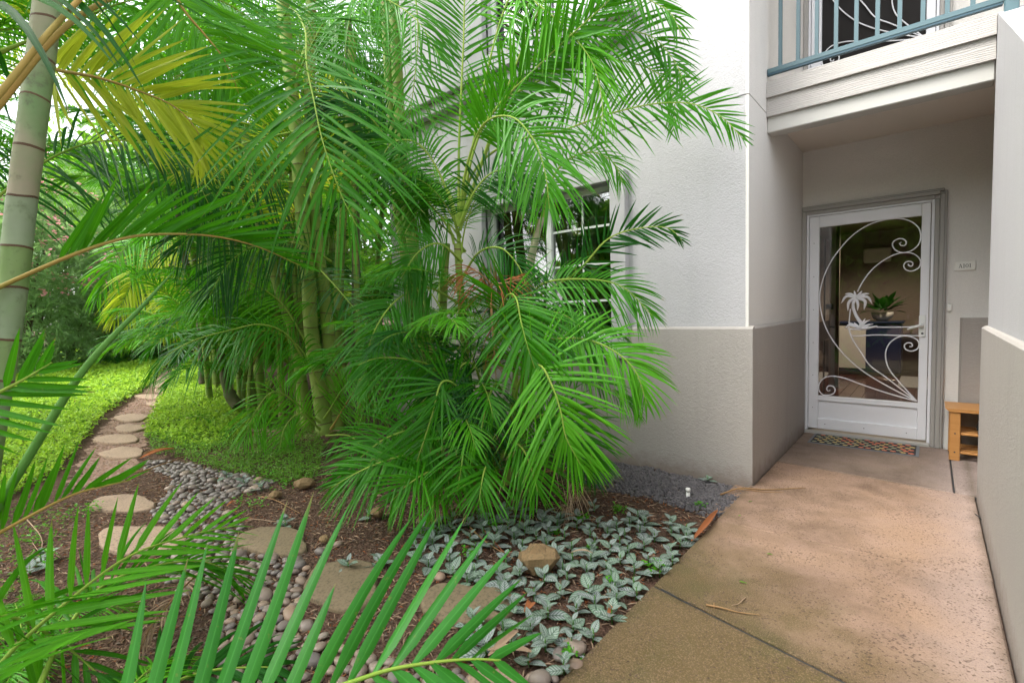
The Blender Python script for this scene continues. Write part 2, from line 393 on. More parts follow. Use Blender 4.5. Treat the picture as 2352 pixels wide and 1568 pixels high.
def spline(pts, n):
    P = np.asarray(pts, float)
    if len(P) == 2: return P[0]+(P[1]-P[0])*np.linspace(0, 1, n)[:, None]
    E = np.vstack([2*P[0]-P[1], P, 2*P[-1]-P[-2]])
    seg = np.linalg.norm(np.diff(P, axis=0), axis=1); cum = np.r_[0, np.cumsum(seg)]; out = []
    for s_ in np.linspace(0, cum[-1], n):
        i = min(len(P)-2, int(np.searchsorted(cum, s_, 'right')-1)); i = max(i, 0); u = (s_-cum[i])/(seg[i]+1e-12)
        a, b, c, d = E[i:i+4]
        out.append(.5*((2*b)+(-a+c)*u+(2*a-5*b+4*c-d)*u*u+(-a+3*b-3*c+d)*u**3))
    return np.array(out)
def inpoly(P, poly):
    P = np.asarray(P); x, y = P[:, 0], P[:, 1]; r = np.zeros(len(P), bool); n = len(poly); j = n-1
    for i in range(n):
        xi, yi = poly[i][:2]; xj, yj = poly[j][:2]
        c = ((yi > y) != (yj > y)) & (x < (xj-xi)*(y-yi)/(yj-yi+1e-12)+xi); r ^= c; j = i
    return r
def gpoly(pts): return [onz(*p)[:2] for p in pts]
def struct(o): o['kind'] = 'structure'; return o
def copy_tree(o, parent=None):
    c = o.copy(); COL.objects.link(c)
    if parent is not None: c.parent = parent
    for ch in list(o.children): copy_tree(ch, c)
    return c

# ================================================================== BUILDING
XS, XU, YF, YU, YD, XR, XRU = -.911, -.945, 3.559, 3.59, 5.402, .238, .262
BX0 = -4.95
B0 = (-.93, 3.6, 0)
house = empty('condominium_building', B0, label='white stucco condominium with taupe wainscot, recessed entry and upper balcony', cat='building')
def part(mb, name, mats, parent=None): return mb.build(name, mats, parent or house, B0)
def panel(mb, axis, pos, thick, us, zs, holes, mi=0):
    """wall sheet of real thickness with openings; axis 1: spans X at Y=pos, axis 0: spans Y at X=pos"""
    U = sorted(set(us+[h[0] for h in holes]+[h[1] for h in holes])); Z = sorted(set(zs+[h[2] for h in holes]+[h[3] for h in holes]))
    def hole(i, j):
        if i < 0 or j < 0 or i >= len(U)-1 or j >= len(Z)-1: return True
        u, z = (U[i]+U[i+1])/2, (Z[j]+Z[j+1])/2
        return any(h[0] < u < h[1] and h[2] < z < h[3] for h in holes)
    def P(u, z, d): return (u, pos+d, z) if axis == 1 else (pos+d, u, z)
    for i in range(len(U)-1):
        for j in range(len(Z)-1):
            if hole(i, j): continue
            a, b, c, d = U[i], U[i+1], Z[j], Z[j+1]; t_ = thick
            mb.poly([P(a,c,0), P(b,c,0), P(b,d,0), P(a,d,0)], mi); mb.poly([P(a,c,t_), P(a,d,t_), P(b,d,t_), P(b,c,t_)], mi)
            if hole(i-1, j): mb.poly([P(a,c,0), P(a,d,0), P(a,d,t_), P(a,c,t_)], mi)
            if hole(i+1, j): mb.poly([P(b,c,0), P(b,c,t_), P(b,d,t_), P(b,d,0)], mi)
            if hole(i, j-1): mb.poly([P(a,c,0), P(a,c,t_), P(b,c,t_), P(b,c,0)], mi)
            if hole(i, j+1): mb.poly([P(a,d,0), P(b,d,0), P(b,d,t_), P(a,d,t_)], mi)
GZ = 2.645                                     # control joint
WIN = (-3.38, -1.965, 1.0, 2.262); UPW = (-3.30, -1.965, 3.66, 4.85)
w = MB()
panel(w, 1, YU, .22, [BX0, XU-.02], [-.15, GZ-.004], [WIN])
part(w, 'wall', 'stucco_white')
w = MB(); panel(w, 1, YU, .22, [BX0, XU-.02], [GZ+.004, 6.2], [UPW]); part(w, 'wall', 'stucco_white')
w = MB(); w.box(BX0+.01, XU-.03, YU+.010, YU+.05, GZ-.0039, GZ+.0039); w.box(XU-.03, XU-.010, YU+.06, 4.05, GZ-.0039, GZ+.0039)
part(w, 'control_joint', 'trim_grey')
w = MB()                                        # return wall of the entry
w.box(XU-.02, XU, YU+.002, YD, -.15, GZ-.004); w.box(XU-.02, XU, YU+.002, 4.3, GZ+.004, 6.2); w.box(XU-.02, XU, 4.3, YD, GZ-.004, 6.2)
part(w, 'entry_side_wall', 'stucco_entry')
w = MB(); panel(w, 1, YD, .12, [XU-.02, 1.7], [-.15, 6.2], [(-.905, .0, -.15, 2.085), (-.905, .0, 2.96, 5.08)]); part(w, 'door_wall', 'stucco_entry')
# wainscot with sloped ledge
def wprof(mb, u_out, u_in, top, a, b, axis):
    pts = [(u_out, -.15), (u_out, top-.022), (u_out+(u_in-u_out)*.25, top-.012), (u_in, top), (u_in, -.15)]
    mb.prism(pts, axis, a, b)
w = MB(); wprof(w, YF, YU+.02, 1.10, -1.826, XS, 0); part(w, 'wainscot', 'stucco_taupe')
w = MB(); wprof(w, YF, YU+.02, .84, -3.52, -1.8265, 0); wprof(w, YF, YU+.02, 1.10, BX0, -3.5205, 0); part(w, 'wainscot', 'stucco_taupe')
w = MB(); wprof(w, XS, XU-.01, 1.10, YU+.0205, YD-.03, 1); part(w, 'wainscot', 'stucco_taupe')
w = MB(); w.prism([(.178, YD+.01), (.198, YD-.028), (1.7, YD-.028), (1.7, YD+.01)], 2, -.15, 1.09); part(w, 'wainscot', 'stucco_taupe')
# right-hand stair wall: low taupe base, white parapet that climbs away from the viewer
w = MB(); w.prism([(-2.4, -.15), (-2.4, 1.30), (.95, 1.30), (2.86, 2.25), (4.06, 2.875), (4.06, -.15)], 0, XRU, 1.25); part(w, 'stair_parapet', 'stucco_white')
w = MB(); wprof(w, XR, XRU+.02, 1.085, -2.4, 4.12, 1); w.box(XRU+.01, 1.25, 4.0605, 4.12, -.15, 1.075); part(w, 'wainscot', 'stucco_taupe')
# soffit, beam, lap boards, balcony floor, roof
w = MB(); w.box(XU+.0005, 1.7, 4.19, YD-.0005, 2.665, 2.70); part(w, 'soffit', 'ceiling_paint')
w = MB(); w.box(XU+.001, XRU-.002, 4.068, 4.19, 2.505, 2.70, bev=.006); part(w, 'beam', 'beam_paint')
for i, (z0, z1, yo) in enumerate(((2.615, 2.762, 0), (2.748, 2.872, -.012))):
    w = MB(); w.prism([(4.040+yo, z0), (4.052, z1), (4.066, z1), (4.066, z0)], 0, XU+.0015, XRU-.003); part(w, 'lap_board', 'lap_board')
w = MB(); w.box(XU+.002, 1.7, 4.069, YD-.001, 2.80, 2.862); part(w, 'balcony_floor', 'ceiling_paint')
w = MB(); w.box(1.26, 1.5, 4.13, 13.0, -.15, 6.199); part(w, 'shading_wing_wall', 'stucco_white')  # unseen wing wall, added to keep sky light off the entry
w = MB(); w.box(BX0-.4, 1.9, YU-.5, 13.2, 6.2, 6.4, bev=.02); part(w, 'roof', 'trim_grey')
w = MB(); w.box(BX0, BX0+.2, YU+.221, 13.0, -.15, 6.199); w.box(BX0+.2, 1.7, 12.8, 13.0, -.15, 6.199); part(w, 'outer_wall', 'stucco_white')
# balcony railing
w = MB(); w.box(XU+.003, XRU+.04, 4.05, 4.085, 2.925, 2.958, bev=.003)
rail = part(w, 'balcony_railing', 'teal_metal')
w = MB(); w.box(XU+.003, XRU+.04, 4.045, 4.09, 3.93, 3.97, bev=.004); part(w, 'top_rail', 'teal_metal', rail)
w = MB(); w.box(XU+.004, XRU+.02, 4.053, 4.082, 2.912, 2.9245); part(w, 'rail_shade_strip', 'teal_shade', rail)  # dark strip painted in as the shaded underside of the bottom rail
for k in range(10):
    x = -.859+k*.1128; w = MB(); w.box(x-.0115, x+.0115, 4.056, 4.079, 2.9585, 3.9295); part(w, 'baluster', 'teal_metal', rail)
w = MB(); w.box(.285, .345, 4.00, 4.06, 2.80, 4.0, bev=.004); w.box(.3, .33, 3.9, 3.999, 2.98, 3.02)
w.prism([(.55, 1.62), (.55, 1.67), (3.999, 3.47), (3.999, 3.42)], 0, .30, .34); part(w, 'stair_handrail', 'teal_metal')
# windows ----------------------------------------------------------
def window(name, X0, X1, Z0, Z1, blind, sill=None):
    yf = YU+.075
    w = MB(); th = .042; xm = X0+(X1-X0)*.505
    w.box(X0+.001, X1-.001, yf, yf+.06, Z1-th, Z1-.001, bev=.003); w.box(X0+.001, X1-.001, yf, yf+.06, Z0+.001, Z0+th, bev=.003)
    w.box(X0+.001, X0+th, yf+.001, yf+.059, Z0+th, Z1-th); w.box(X1-th, X1-.001, yf+.001, yf+.059, Z0+th, Z1-th); w.box(xm-.028, xm+.028, yf-.004, yf+.055, Z0+th, Z1-th, bev=.003)
    wf = part(w, name, 'white_vinyl')
    w = MB(); w.box(X0+th, xm-.028, yf+.03, yf+.034, Z0+th, Z1-th); part(w, 'pane', 'window_glass', wf)
    w = MB(); w.box(xm+.028, X1-th, yf+.03, yf+.034, Z0+th, Z1-th); part(w, 'pane', 'window_glass', wf)
    for k in range(1, 4):
        z = Z0+(Z1-Z0)*k/4; w = MB(); w.box(xm+.029, X1-th-.001, yf+.022, yf+.0295, z-.009, z+.009); part(w, 'muntin', 'white_vinyl', wf)
    x = (xm+X1)/2; w = MB(); w.box(x-.009, x+.009, yf+.0205, yf+.0215, Z0+th, Z1-th); part(w, 'muntin', 'white_vinyl', wf)
    if blind:
        w = MB(); w.box(X0+.05, xm-.035, yf+.10, yf+.105, Z0+.05, Z1-.05); part(w, 'roller_blind', 'blind', wf)
        w = MB(); w.box(X1-.36, X1-.30, yf+.16, yf+.2, Z0+.02, Z1-.02); part(w, 'inner_jamb', 'white_vinyl', wf)
    # stucco surround
    tw = .135; yo = YU-.062
    w = MB()
    w.box(X1, X1+tw, yo, YU+.03, Z0-.16, Z1+.066, bev=.006); w.box(X0-tw, X0, yo, YU+.03, Z0-.16, Z1+.066, bev=.006)
    w.box(X0+.0005, X1-.0005, yo, YU+.03, Z1, Z1+.066, bev=.004); w.box(X0+.0005, X1-.0005, yo-.02, YU+.03, Z0-.16, Z0, bev=.006)
    part(w, 'window_surround', 'stucco_white', wf)
    return wf
window('window', *WIN, True)
uw = window('window', *UPW, False)
w = MB(); w.box(-4.7, -1.72, YU-.16, YU+.01, 3.44, 3.515, bev=.008); w.box(-4.64, -1.76, YU-.10, YU+.01, 3.33, 3.4395, bev=.008); part(w, 'sill_course', 'stucco_white', uw)
# rooms behind the windows so the glass looks into something
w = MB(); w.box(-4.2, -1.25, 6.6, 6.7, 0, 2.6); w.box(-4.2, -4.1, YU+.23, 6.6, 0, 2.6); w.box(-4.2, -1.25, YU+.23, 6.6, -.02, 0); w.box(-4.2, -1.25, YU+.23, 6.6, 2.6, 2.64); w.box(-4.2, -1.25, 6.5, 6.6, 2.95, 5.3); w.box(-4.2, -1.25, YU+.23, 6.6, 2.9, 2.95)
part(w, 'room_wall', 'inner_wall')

# doors --------------------------------------------------------------
R3 = lambda x, y: ((2380+x*.5103)*2352/3072, (560+y*.5103)*2352/3072)
def hom(src, dst):
    A = []
    for (x, y), (u, v) in zip(src, dst):
        A += [[x, y, 1, 0, 0, 0, -u*x, -u*y, -u], [0, 0, 0, x, y, 1, -v*x, -v*y, -v]]
    h = np.linalg.svd(np.array(A))[2][-1].reshape(3, 3)
    return lambda x, y: ((h@[x, y, 1])[:2]/(h@[x, y, 1])[2])
PXL, PXR, PZB, PZT = -.800, -.070, .365, 1.945
DM = hom([(143, 190), (760, 122), (137, 1220), (745, 1282)], [(PXL, PZT), (PXR, PZT), (PXL, PZB), (PXR, PZB)])
YP = YD-.018
def screen_door(zo, pane='glass'):
    L, Rr, zb, zt = -.880, -.012, .05, 2.045
    w = MB(); y0, y1 = YD-.030, YD+.012
    w.box(L, PXL, y0, y1, zb+zo, zt+zo, bev=.004); w.box(PXR, Rr, y0, y1, zb+zo, zt+zo, bev=.004)
    w.box(PXL+.0005, PXR-.0005, y0, y1, PZT+zo, zt+zo, bev=.003); w.box(PXL+.0005, PXR-.0005, y0, y1, PZB-.045+zo, PZB+zo, bev=.003)
    w.box(PXL+.0005, PXR-.0005, y0-.004, y1, zb+zo, zb+.10+zo, bev=.004)
    d = part(w, 'screen_door', 'white_metal')
    w = MB(); w.box(PXL+.001, PXR-.001, y0+.016, y1-.004, zb+.10+zo, PZB-.045+zo, bev=.002); part(w, 'kick_panel', 'white_metal', d)
    w = MB(); w.box(PXL-.002, PXR+.002, YD+.002, YD+.006, PZB+zo-.002, PZT+zo+.002); part(w, 'pane', pane, d)
    def P(x, y, dy=0.0):
        q = DM(x, y); return (q[0], YP+dy, q[1]+zo)
    curves = [
     [(740,1270),(600,1195),(450,1105),(330,1010),(230,890),(170,770),(145,640),(155,540),(190,440),(250,340),(340,240),(440,175),(540,145),(620,138),(690,155),(740,195),(755,250),(740,300),(700,335),(650,348),(605,335),(583,305),(588,280),(620,262),(655,268),(668,288),(655,305),(632,303),(625,290),(638,282)],
     [(372,585),(400,530),(450,460),(520,400),(590,362),(650,348),(710,355),(748,385),(755,415),(740,445),(700,462),(665,452),(652,428),(665,406),(692,402),(708,415),(700,432),(683,428),(680,418)],
     [(740,1270),(690,1215),(620,1135),(565,1060),(545,980),(560,920),(600,880),(650,862),(700,868),(740,890),(750,920),(735,948),(700,957),(668,945),(660,920),(680,905),(705,910),(708,928),(690,928)],
     [(740,1270),(640,1190),(540,1110),(450,1040),(390,950),(345,880),(325,830),(322,790),(330,690)],
     [(490,805),(600,808),(700,806),(752,800)],
     [(325,815),(335,850),(370,858),(480,853),(620,858),(752,862)],
     [(740,1270),(620,1235),(500,1195),(380,1150),(300,1118),(230,1103),(180,1110),(148,1140),(141,1180),(160,1212),(195,1220),(230,1210),(240,1185),(225,1165),(200,1163),(188,1180),(200,1195),(210,1188)]]
    for c in curves:
        w = MB(); w.tube(spline([P(*q) for q in c], len(c)*5), .0052, 7); part(w, 'scroll_bar', 'white_metal', d)
    # flat cast palm tree on its islet
    w = MB()
    w.tube(spline([P(346,640), P(349,690), P(372,745), P(408,795)], 14), np.linspace(.010, .0165, 14), 8)
    for tip, mid, r in (((274,655),(308,612),.013),((314,702),(322,648),.013),((296,598),(330,598),.011),((352,578),(358,600),.010),((400,580),(386,598),.011),((445,598),(412,600),.012),((462,662),(432,618),.013),((412,698),(418,642),.014),((372,702),(376,662),.012),((338,690),(350,650),.011)):
        q = spline([P(364,622,-.004), P(*mid,-.006), P(*tip,-.002)], 9); w.tube(q, r*np.array([.55,.85,1,1,.95,.85,.7,.45,.12]), 7)
    for tip, mid in (((296,812),(325,790)),((315,770),(345,786)),((352,772),(368,792)),((392,768),(392,795)),((450,760),(418,775)),((470,785),(440,790)),((496,796),(452,806)),((420,750),(405,780))):
        q = spline([P(392,812,-.004), P(*mid,-.006), P(*tip,-.002)], 8); w.tube(q, .012*np.array([.8,1,1,.95,.85,.7,.45,.12]), 7)
    w.tube(spline([P(310,812), P(400,818), P(490,802)], 8), .007, 7)
    part(w, 'palm_tree_ornament', 'white_metal', d)
    hx = -.052
    w = MB(); w.box(hx-.022, hx+.022, YD-.042, YD-.0305, .93+zo, 1.115+zo, bev=.004); part(w, 'handle_plate', 'white_vinyl', d)
    w = MB(); w.tube([(hx, YD-.0425, 1.035+zo), (hx, YD-.075, 1.035+zo)], .009, 8); w.tube([(hx+.005, YD-.072, 1.036+zo), (hx-.05, YD-.078, 1.018+zo), (hx-.095, YD-.07, .998+zo)], [.011, .010, .008], 8); part(w, 'handle_lever', 'white_vinyl', d)
    w = MB(); w.tube([(hx+.002, YD-.044, .962+zo), (hx+.002, YD-.0305, .962+zo)], .009, 10); part(w, 'lock_cylinder', 'dark_metal', d)
    for k in range(6):
        w = MB(); z = .25+k*.31+zo; w.tube([(-.842, YD-.0335, z), (-.842, YD-.0285, z)], .0035, 6); part(w, 'screw', 'dark_metal', d)
    for k in range(3):
        w = MB(); x = -.74+k*.30; w.tube([(x, YD-.0375, .10+zo), (x, YD-.033, .10+zo)], .004, 6); part(w, 'screw', 'dark_metal', d)
    w = MB(); w.box(-.905, -.884, YD-.022, YD+.05, .03+zo, 2.068+zo, bev=.003); w.box(-.008, .012, YD-.022, YD+.05, .03+zo, 2.068+zo, bev=.003); w.box(-.8835, -.0085, YD-.022, YD+.05, 2.05+zo, 2.068+zo, bev=.002)
    part(w, 'door_frame', 'white_metal', d)
    # moulded casing
    w = MB()
    for (o, pr) in ((.0, .030), (.032, .045), (.058, .036)):
        wd = .031 if o < .05 else .02
        w.box(.0125+o, .0125+o+wd, YD-pr, YD+.001, zo-.001, 2.069+o+zo, bev=.004)
        w.box(-.905 if o == 0 else -.94, .012+o, YD-pr, YD+.001, 2.0695+o+zo, 2.0695+o+wd+zo, bev=.004)
    w.box(-.9435, -.9055, YD-.034, YD+.001, zo-.001, 2.1+zo, bev=.004)
    part(w, 'door_casing', 'trim_grey', d)
    w = MB(); w.box(-.905, .0115, YD-.05, YD+.12, zo-.02, .028+zo, bev=.004); part(w, 'threshold', 'beam_paint', d)
    return d
screen_door(0.0)
screen_door(3.0, 'screen_mesh')
w = MB(); w.box(-.90, -.004, YD+.075, YD+.118, 2.99, 5.07)
for (a, b) in ((3.15, 3.75), (3.9, 4.9)):
    for (c, e) in ((-.80, -.50), (-.40, -.10)): w.box(c, e, YD+.066, YD+.0755, a, b, bev=.006)
part(w, 'upper_entry_door', 'black_lacquer')

# interior seen through the glass --------------------------------------
IY0, IY1 = YD+.121, 11.2
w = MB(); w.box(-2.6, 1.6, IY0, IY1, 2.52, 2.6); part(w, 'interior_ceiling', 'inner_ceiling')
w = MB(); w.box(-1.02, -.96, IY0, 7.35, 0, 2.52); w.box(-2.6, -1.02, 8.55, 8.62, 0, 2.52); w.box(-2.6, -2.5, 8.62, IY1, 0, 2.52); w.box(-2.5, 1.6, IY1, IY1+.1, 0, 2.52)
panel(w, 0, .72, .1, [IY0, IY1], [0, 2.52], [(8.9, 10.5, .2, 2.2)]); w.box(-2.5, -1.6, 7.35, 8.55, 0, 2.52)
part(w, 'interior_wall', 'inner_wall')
w = MB(); w.box(-2.6, 1.7, YD+.13, IY1+.1, -.1, -.02); part(w, 'subfloor', 'rubber_dark')
fl = MB()
wi = .13; x = -2.48
pf = None
pl = MB(); pl.box(-.001, wi-.004, 0, 1.48, -.0199, 0.0, bev=.0015)
pm = pl.build('plank_proto', 'floor_wood').data; bpy.data.objects.remove(bpy.data.objects['plank_proto'])
floor = empty('floor', (0, 0, 0)); floor['kind'] = 'structure'
while x < .70:
    y = IY0-rnd.random()*1.2
    while y < IY1:
        y0 = max(y, IY0); y1 = min(y+1.48, IY1)
        if y1-y0 > .05:
            o = link('plank', pm, floor, (x, y0, 0)); o.scale = (1, (y1-y0)/1.485, 1)
        y += 1.485
    x += wi
# open wooden entry door, swung inward along the left wall
w = MB(); w.box(-.885, -.842, IY0+.02, 6.38, .012, 2.04, bev=.004); dl = part(w, 'entry_door', 'door_wood')
for (a, b, c, e) in ((IY0+.13, 5.90, 1.05, 1.9), (6.0, 6.27, 1.05, 1.9), (IY0+.13, 5.90, .2, .85), (6.0, 6.27, .2, .85)):
    w = MB(); w.box(-.8415, -.836, a, b, c, e, bev=.002); part(w, 'panel', 'window_glass', dl)
w = MB(); w.tube([(-.842, 6.31, .98), (-.79, 6.31, .98), (-.785, 6.20, .98)], .01, 8); w.box(-.842, -.834, 6.285, 6.335, .93, 1.12, bev=.002); part(w, 'door_lever', 'dark_metal', dl)
w = MB(); w.box(-.842, -.80, 6.28, 6.34, 1.17, 1.23, bev=.006); part(w, 'deadbolt', 'dark_metal', dl)
def thing(mb, name, mats, label, cat, group=None): return tag(mb.build(name, mats), label, cat, group)
o = empty('picture_frame', (-.955, 6.9, 1.5), label='small dark picture frame on the hall wall inside the glass door', cat='picture')
w = MB(); w.box(-.96, -.935, 6.75, 7.1, 1.25, 1.72, bev=.004); w.build('frame', 'black_lacquer', o, o.location)
w = MB(); w.box(-.935, -.932, 6.79, 7.06, 1.29, 1.68); w.build('print', 'inner_white', o, o.location)
c0 = (-1.3, 7.8, 0)
o = empty('tall_cabinet', c0, label='tall black lacquer cabinet standing in the hall behind the glass door', cat='cabinet')
w = MB(); w.box(-1.59, -1.03, 7.45, 8.3, .0, 2.35, bev=.006); w.build('carcass', 'black_lacquer', o, c0)
w = MB(); w.box(-1.57, -1.32, 7.432, 7.4495, .1, 2.3, bev=.003); w.build('door_panel', 'black_lacquer', o, c0); w = MB(); w.box(-1.30, -1.05, 7.432, 7.4495, .1, 2.3, bev=.003); w.build('door_panel', 'black_lacquer', o, c0)
w = MB(); w.tube([(-1.2, 7.42, 1.0), (-1.2, 7.42, 1.25)], .008, 6); w.build('pull', 'white_metal', o, c0)
w = MB()                                            # green glass vase stack
for k in range(7): w.tube([(-1.18, 7.2, 1.02+k*.035), (-1.18, 7.2, 1.05+k*.035)], [.05+.006*math.sin(k*2)]*2, 12)
w.tube([(-1.18, 7.2, 1.0), (-1.18, 7.2, 1.02)], .06, 12)
thing(w, 'glass_vase', 'teal_glass', 'ribbed teal glass vase on the small white stand in the hall', 'vase')
s0 = (-1.18, 7.2, 0); o = empty('plant_stand', s0, label='slim white stand under the teal vase in the hall', cat='stand')
w = MB(); w.box(-1.27, -1.09, 7.11, 7.29, .97, 1.0, bev=.004); w.build('top', 'inner_white', o, s0)
for a in (-1, 1):
    for b in (-1, 1): w = MB(); w.box(-1.18+a*.07-.01, -1.18+a*.07+.01, 7.2+b*.07-.01, 7.2+b*.07+.01, 0, .97); w.build('leg', 'inner_white', o, s0)
c0 = (-.75, 10.4, 0)
o = empty('console_table', c0, label='navy and white console cabinet at the far end of the room', cat='console')
w = MB(); w.box(-1.25, -.35, 10.1, 10.6, .06, .88, bev=.006); w.build('carcass', 'navy_paint', o, c0)
w = MB(); w.box(-1.28, -.32, 10.07, 10.62, .88, .91, bev=.004); w.build('top', 'navy_paint', o, c0)
w = MB(); w.box(-1.22, -.82, 10.085, 10.0995, .12, .84, bev=.003); w.build('door_panel', 'inner_white', o, c0); w = MB(); w.box(-.78, -.38, 10.085, 10.0995, .12, .84, bev=.003); w.build('door_panel', 'navy_paint', o, c0)
p0_ = (-.62, 10.35, .911); o = empty('potted_plant', p0_, label='dark leafy houseplant in a pale bowl on the console', cat='plant')
w = MB(); w.tube([(-.62, 10.35, .911), (-.62, 10.35, .97), (-.62, 10.35, 1.06)], [.07, .14, .16], 14); w.build('bowl', 'inner_white', o, p0_)
V, Q, UV = [], [], []
for k in range(46):
    a = rnd.random()*6.283; e = .2+rnd.random()*1.1; L = .25+.35*rnd.random(); d = np.array([math.cos(a)*math.cos(e), math.sin(a)*math.cos(e), math.sin(e)])
    b0 = np.array([-.62, 10.35, 1.05]); sd = np.cross(d, [0,0,1.]); sd /= np.linalg.norm(sd)
    pts = [b0+d*L*s+np.array([0,0,-.25])*L*s*s for s in (.25, .5, .75, 1.0)]; ws = [.01, .055, .05, .004]
    b = len(V)
    for p_, w_ in zip(pts, ws): V += [p_-sd*w_, p_+sd*w_]
    for i in range(3): Q.append((b+2*i, b+2*i+1, b+2*i+3, b+2*i+2)); UV += [(-1, i/3), (1, i/3), (1, (i+1)/3), (-1, (i+1)/3)]
link('foliage', qmesh('foliage', np.array(V)-np.array(p0_), Q, 'palm_leaf_dark', uv=UV), o)
w = MB(); w.box(-1.32, -1.28, 9.2, 10.0, 1.15, 1.68, bev=.006); w.box(-1.42, -1.33, 9.5, 9.7, 1.3, 1.5); thing(w, 'television', 'black_lacquer', 'flat black television on the wall arm beside the houseplant', 'television')
w = MB(); w.box(-1.60, -1.43, 8.63, 11.19, 0, 2.515); part(w, 'interior_partition', 'inner_wall')
w = MB(); w.box(-1.43, -1.40, 8.64, 8.70, 0, 2.2); w.box(-1.5995, -1.43, 8.58, 8.6295, 0, 2.2); part(w, 'interior_trim', 'inner_white')
w = MB(); w.box(-.95, -.55, 11.0, 11.195, 1.95, 2.2, bev=.02); thing(w, 'air_conditioner', 'inner_white', 'white wall air conditioner high on the far interior wall', 'air conditioner')
lx, ly = onz(2028, 499, 2.5)[:2]
w = MB(); w.tube([(lx, ly, 2.515), (lx, ly, 2.50)], [.075, .08], 20); lo = thing(w, 'ceiling_downlight', ['inner_white'], 'lit round recessed downlight in the hall ceiling', 'light')
w = MB(); w.tube([(lx, ly, 2.4995), (lx, ly, 2.4965)], .055, 20); w.build('bulb', 'lamp', lo)
pd = bpy.data.lights.new('downlight_glow', 'SPOT'); pd.energy = 110; pd.color = (1, .78, .55); pd.spot_size = R_(150); pd.spot_blend = .6; pd.shadow_soft_size = .05
po = bpy.data.objects.new('downlight_glow', pd); COL.objects.link(po); po.parent = lo; po.location = (lx, ly, 2.48)
w = MB(); w.box(-.35, .35, 8.9, 10.2, .001, .012, bev=.003); thing(w, 'floor_rug', 'blind', 'grey rug on the dark plank floor by the far window', 'rug')
# ================================================================== GROUND
def hash_noise(x, y, s):
    return (np.sin(x*s*1.7+y*s*.9+1.3)*np.cos(y*s*1.3-x*s*.6+.4)+.5*np.sin(x*s*3.1-y*s*2.7)+.35*np.sin(x*s*6.3+2)*np.sin(y*s*5.9))/1.8
gx = np.unique(np.r_[-160, -110, -70, np.arange(-44, -12, 2.0), np.arange(-12, .4, .07), 2, 8, 30, 90, 160])
gy = np.unique(np.r_[-160, -90, -40, -15, -6, np.arange(-3, 5.6, .07), 8, 12, 18, 26, 40, 70, 160])
GX, GY = np.meshgrid(gx, gy)
def ground_z(x, y):
    x = np.asarray(x, float); y = np.asarray(y, float)
    near = (x > -14) & (x < -.95) & (y > -3.2) & (y < 5.6)
    z = -.030+np.where(near, .014*hash_noise(x, y, 2.1)+.009*hash_noise(x+3, y-2, 7.7), 0)
    # bed swells a little under the palm clumps
    z += .05*np.exp(-(((x+4.6)/1.3)**2+((y-2.6)/.6)**2))+.03*np.exp(-(((x+2.4)/.7)**2+((y-2.65)/.4)**2))
    return z
GZ_ = ground_z(GX, GY)
V = np.stack([GX.ravel(), GY.ravel(), GZ_.ravel()], 1); nx = len(gx); ny = len(gy)
I = (np.arange(ny-1)[:, None]*nx+np.arange(nx-1)[None, :]).ravel()
struct(link('ground', qmesh('ground', V, np.stack([I, I+1, I+nx+1, I+nx], 1), 'soil')))
# concrete walk: separate slabs with real joints
path = empty('path', (0, 0, 0)); path['kind'] = 'structure'
TRP = [(150,1120),(205,1020),(250,965),(320,905),(350,878),(368,858),(390,842),(425,826),(445,832),(408,860),(392,890),(352,960),(335,1000),(330,1040),(310,1070),(270,1095),(210,1110)]
TRW = [onz(*q)[:2] for q in TRP]
def sheet(poly, cell, z):
    P_ = np.array(poly); lo_, hi_ = P_.min(0), P_.max(0); nx_, ny_ = int((hi_[0]-lo_[0])/cell)+2, int((hi_[1]-lo_[1])/cell)+2
    X_, Y_ = np.meshgrid(lo_[0]+np.arange(nx_)*cell, lo_[1]+np.arange(ny_)*cell); Zs = ground_z(X_, Y_)+z
    cx = (X_[:-1, :-1]+cell/2).ravel(); cy = (Y_[:-1, :-1]+cell/2).ravel()
    k_ = inpoly(np.stack([cx+.07*hash_noise(cx, cy, 9), cy+.07*hash_noise(cy, cx, 11)], 1), poly)
    i_ = (np.arange(ny_-1)[:, None]*nx_+np.arange(nx_-1)[None, :]).ravel()[k_]
    return np.stack([X_.ravel(), Y_.ravel(), Zs.ravel()], 1), np.stack([i_, i_+1, i_+nx_+1, i_+nx_], 1)
_V, _Q = sheet(TRW, .035, .005)
struct(link('dirt_trail', qmesh('dirt_trail', _V, _Q, 'trail_dirt')))
def slab(poly, z0, z1, mat, name='slab', bev=.006, parent=path):
    P = np.array(poly, float); c = P.mean(0); n = len(P)
    d = (c-P); d /= np.linalg.norm(d, axis=1)[:, None]; I_ = P+d*bev*1.4
    V = [(*p, z0) for p in P]+[(*p, z1-bev) for p in P]+[(*p, z1) for p in I_]
    F = [tuple(range(n))[::-1], tuple(range(2*n, 3*n))]
    for k in range(2): F += [(k*n+i, k*n+(i+1) % n, (k+1)*n+(i+1) % n, (k+1)*n+i) for i in range(n)]
    m_ = MB(); m_.add(V, F); return m_.build(name, mat, parent)
PL, PR = -.925, XR-.007
j1 = lambda x: 2.006-.205*(x+.905); j2 = lambda x: 2.86+.06*(x+.9); j3 = lambda x: 4.235-.07*(x+.886)
slab([(PL, -2.2), (PR, -2.2), (PR, j1(PR)-.006), (PL, j1(PL)-.006)], -.12, -.002, 'concrete', bev=.008)
slab([(PL, j1(PL)+.006), (PR, j1(PR)+.006), (PR, j2(PR)-.0008), (PL, j2(PL)-.0008)], -.12, 0, 'concrete', bev=.007)
slab([(PL, j2(PL)+.0008), (PR, j2(PR)+.0008), (PR, j3(PR)-.004), (XS+.006, j3(XS)-.004), (XS+.006, YF-.004), (PL, YF-.004)], -.12, .001, 'concrete', bev=.004)
